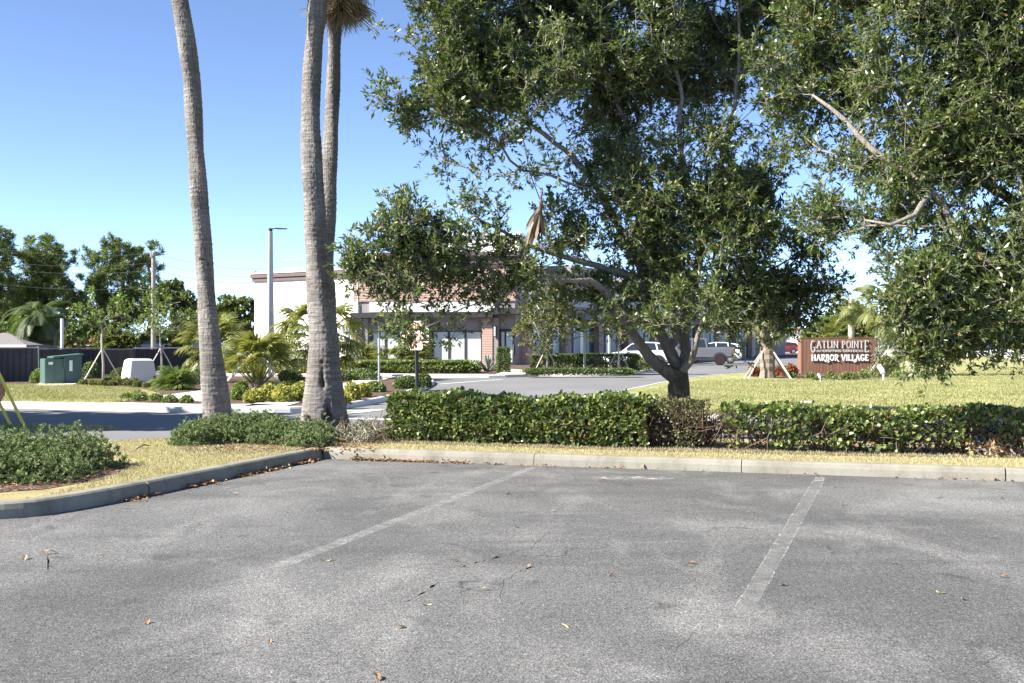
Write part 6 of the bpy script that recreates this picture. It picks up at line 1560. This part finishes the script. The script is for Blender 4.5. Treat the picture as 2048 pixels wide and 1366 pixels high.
# young staked trees
def young(label, x, yb, crown, n, seed, mat, r=.05, trunk_top=None, stakes=2, bark='pale_bark', L=.14, W=.07, Z=None, name='young_tree', tips=90, per=7, nsub=2, group=None, sub=.35):
    rng = np.random.default_rng(seed); g = place(x, yb) if yb else None; Z = Z or g[1]; b = np.array([(x-HX)/F*Z, Z, .1])
    bl = np.array(px_blobs(crown, Z)); bl[:,:3] -= b
    zt = CH-((trunk_top or (crown[0][1]+crown[0][2]))-HY)/F*Z-.1
    k = max(4, int(zt/.3)); S = [np.array([.03*math.sin(i), 0, zt*i/k]) for i in range(k+1)]
    pts = in_blobs(bl, tips, rng)
    A, pr, R, ch, tp, PL = grow(S, [-1]+list(range(k)), [r*(1.2-.4*i/k) for i in range(k+1)], pts, .3, rng, tip=.008, alpha=.2)
    e = empty(name, b, 0, label, 'tree', group)
    link(limb_mesh('trunk', A, pr, R, ch), 'trunk', M[bark], e)
    tq = A[tp]; C, E, (O,D,N,Ls,W_) = foliage_on(tq, tq-np.array([0,0,zt*.8]), nsub, per, L, W, sub, rng, along=.25)
    o = link(cloud_mesh('foliage', O, D, N, Ls, W_, None, rng=rng), 'foliage', mat, e); o['kind'] = 'stuff'
    for q in range(stakes):
        a = 2*math.pi*q/stakes+.4; m = MB(); m.tube([(math.cos(a)*.7, math.sin(a)*.7, 0),(0,0,1.3)], .025, 4); m.build('stake', M['stake'], e)
    return e
young('thin staked young tree in front of the dark mesh fence', 205, 762, [(205,640,26),(170,625,16),(240,620,24),(190,600,14)], 0, 1, M['bright'], tips=75, trunk_top=660)
young('thin staked young tree rising left of the palmetto', 322, 750, [(322,640,34),(285,655,22),(362,640,26),(345,612,20),(300,610,22)], 0, 2, M['bright'], tips=95, trunk_top=690)
young('olive leaved young tree with white stem right of the shop entrance', 1093, 746, [(1080,640,42),(1050,670,26),(1120,650,34),(1085,690,26),(1100,610,34)], 0, 3, M['olive_leaf'], tips=260, trunk_top=690, per=9)
young('dark young tree with yellow stem in front of the white suv', 1237, 745, [(1237,665,26),(1255,650,24),(1220,650,20)], 0, 4, M['olive_leaf'], tips=110, trunk_top=690, stakes=3)
young('tiny staked tree against the white shop wall', 580, 742, [(578,680,20),(590,668,16)], 0, 5, M['green'], tips=70, trunk_top=700, stakes=3)
# pines and far trees
def pine(label, x, Z, top, blobs, seed, tips=420, mat='pine', group='pines behind the fence', name='pine_tree', L=.34, W=.055, per=15, nsub=5, r=.24, trunk=True):
    rng = np.random.default_rng(seed); b = np.array([(x-HX)/F*Z, Z, 0]); bl = np.array(px_blobs(blobs, Z)); bl[:,:3] -= b
    zt = CH-(top-HY)/F*Z; k = int(zt/.5); S = [np.array([.25*math.sin(i*.35+seed), 0, zt*.92*i/k]) for i in range(k+1)]
    pts = in_blobs(bl, int(tips*.62), rng, .5)
    fx = np.sin(pts[:,0]*1.1+seed)+np.sin(pts[:,2]*1.5+pts[:,1]*.6)+np.sin(pts[:,0]*.7-pts[:,2]*.9+2)
    pts = pts[(fx > -1.1) | (rng.random(len(pts)) < .15)]
    A, pr, R, ch, tp, PL = grow(S, [-1]+list(range(k)), [r*(1-.75*i/k)+.03 for i in range(k+1)], pts, .6, rng, tip=.02, alpha=.15)
    e = empty(name, b, 0, label, 'tree', group)
    link(limb_mesh('trunk', A, pr, R, ch), 'trunk', M['brown_bark'], e)
    tq = A[tp]; C, E, (O,D,N,Ls,W_) = foliage_on(tq, tq-np.array([0,0,zt*.6]), nsub, per, L, W, .45, rng, spread=1.1, along=.2, up=.5)
    cl = np.repeat(np.repeat(rng.random(len(tp)), nsub), per)
    o = link(cloud_mesh('foliage', O, D, N, Ls, W_, np.clip(cl*.5+rng.random(len(O))*.5, 0, 1), .05, .1, rng=rng), 'foliage', M[mat], e); o['kind'] = 'stuff'
    return e
pine('dark pine cut by the left edge of the picture', -40, 84, 470, [(-30,520,60),(0,600,40),(-60,600,60),(15,500,22),(10,560,30)], 1, 520)
pine('broad dark pine behind the drooping feather palm', 92, 88, 488, [(85,520,40),(60,560,50),(120,540,36),(110,590,44),(50,610,44),(90,640,46),(20,640,36),(140,640,30)], 2, 950)
pine('tall pale barked pine left of the power pole', 240, 92, 486, [(230,515,34),(200,545,34),(262,540,34),(245,580,48),(190,600,34),(290,590,34),(225,630,44),(170,500,14),(150,512,12),(140,600,26),(265,640,40),(190,660,30)], 3, 900)
pine('slim pine right behind the power pole', 300, 96, 496, [(285,510,20),(310,505,14),(300,545,24),(312,590,28),(300,640,36)], 4, 260)
pine('dark leafy tree right of the power pole', 345, 90, 566, [(340,600,30),(370,612,20),(325,620,30),(350,650,40)], 5, 420, 'oak_leaf', None, 'leafy_tree', L=.22, W=.12)
pine('low dark tree behind the pale blue roof', 400, 105, 600, [(395,640,30),(420,650,30),(470,635,36),(492,622,16),(450,620,22)], 6, 420, 'pine', None, 'leafy_tree', L=.25, W=.14)
pine('bush with orange tints behind the dark mesh fence', 238, 66, 676, [(238,692,26),(215,690,16),(160,690,18)], 7, 160, 'olive_leaf', None, 'leafy_bush', L=.2, W=.1, r=.06)
pine('dark tree mass at the foot of the pines', 40, 78, 640, [(10,670,40),(60,680,36),(120,680,30),(-40,680,50)], 8, 420, 'green', None, 'leafy_tree', L=.22, W=.12)
ft = [(1690,640,660,34,'bright'),(1735,655,150,30,'olive_leaf'),(1640,664,170,22,'bright'),(1880,640,190,44,'olive_leaf'),(1925,655,185,36,'green'),(1965,640,195,44,'olive_leaf'),(2010,650,190,40,'bright'),(2050,640,185,50,'green'),(1845,665,190,24,'bright'),(1800,660,180,30,'green')]
lab = ['pale green far tree just above the sign lettering','rounded olive far tree behind the right half of the sign','low light green far tree left of the upright feather palm','far olive tree beyond the concrete road, left of the dark one','far dark green tree beyond the concrete road','far olive tree behind the dark suv on the concrete road','far light green tree beyond the concrete road near the edge','far dark green tree cut by the right edge','low light far bush beyond the lawn','far dark tree behind the drooping oak branches']
for i, (x, yc, Z, r_, mt) in enumerate(ft):
    Z = min(Z, 200) if Z < 500 else 160
    pine(lab[i], x, Z, yc-r_*.6, [(x,yc,r_),(x-r_*.6,yc+r_*.4,r_*.7),(x+r_*.6,yc+r_*.35,r_*.7)], 20+i, 200, mt, 'far trees on the right', 'far_tree', L=.55, W=.3, r=.18, nsub=2)
# treeline at the horizon
rng = np.random.default_rng(77); n = 26000
X = rng.uniform(-260, 330, n); hmax = 7+3*np.sin(X*.07)+2.5*np.sin(X*.19+1)+1.5*np.sin(X*.5); Zt = 330+12*rng.random(n)
O = np.stack([X, Zt, hmax*rng.random(n)**.7], 1)
o = link(cloud_mesh('far_treeline', O, rdir(n, rng), rdir(n, rng), 1.6, 1.1, None, rng=rng), 'far_treeline', M['pine']); tag(o, 'distant belt of trees along the horizon', 'trees', kind='stuff')
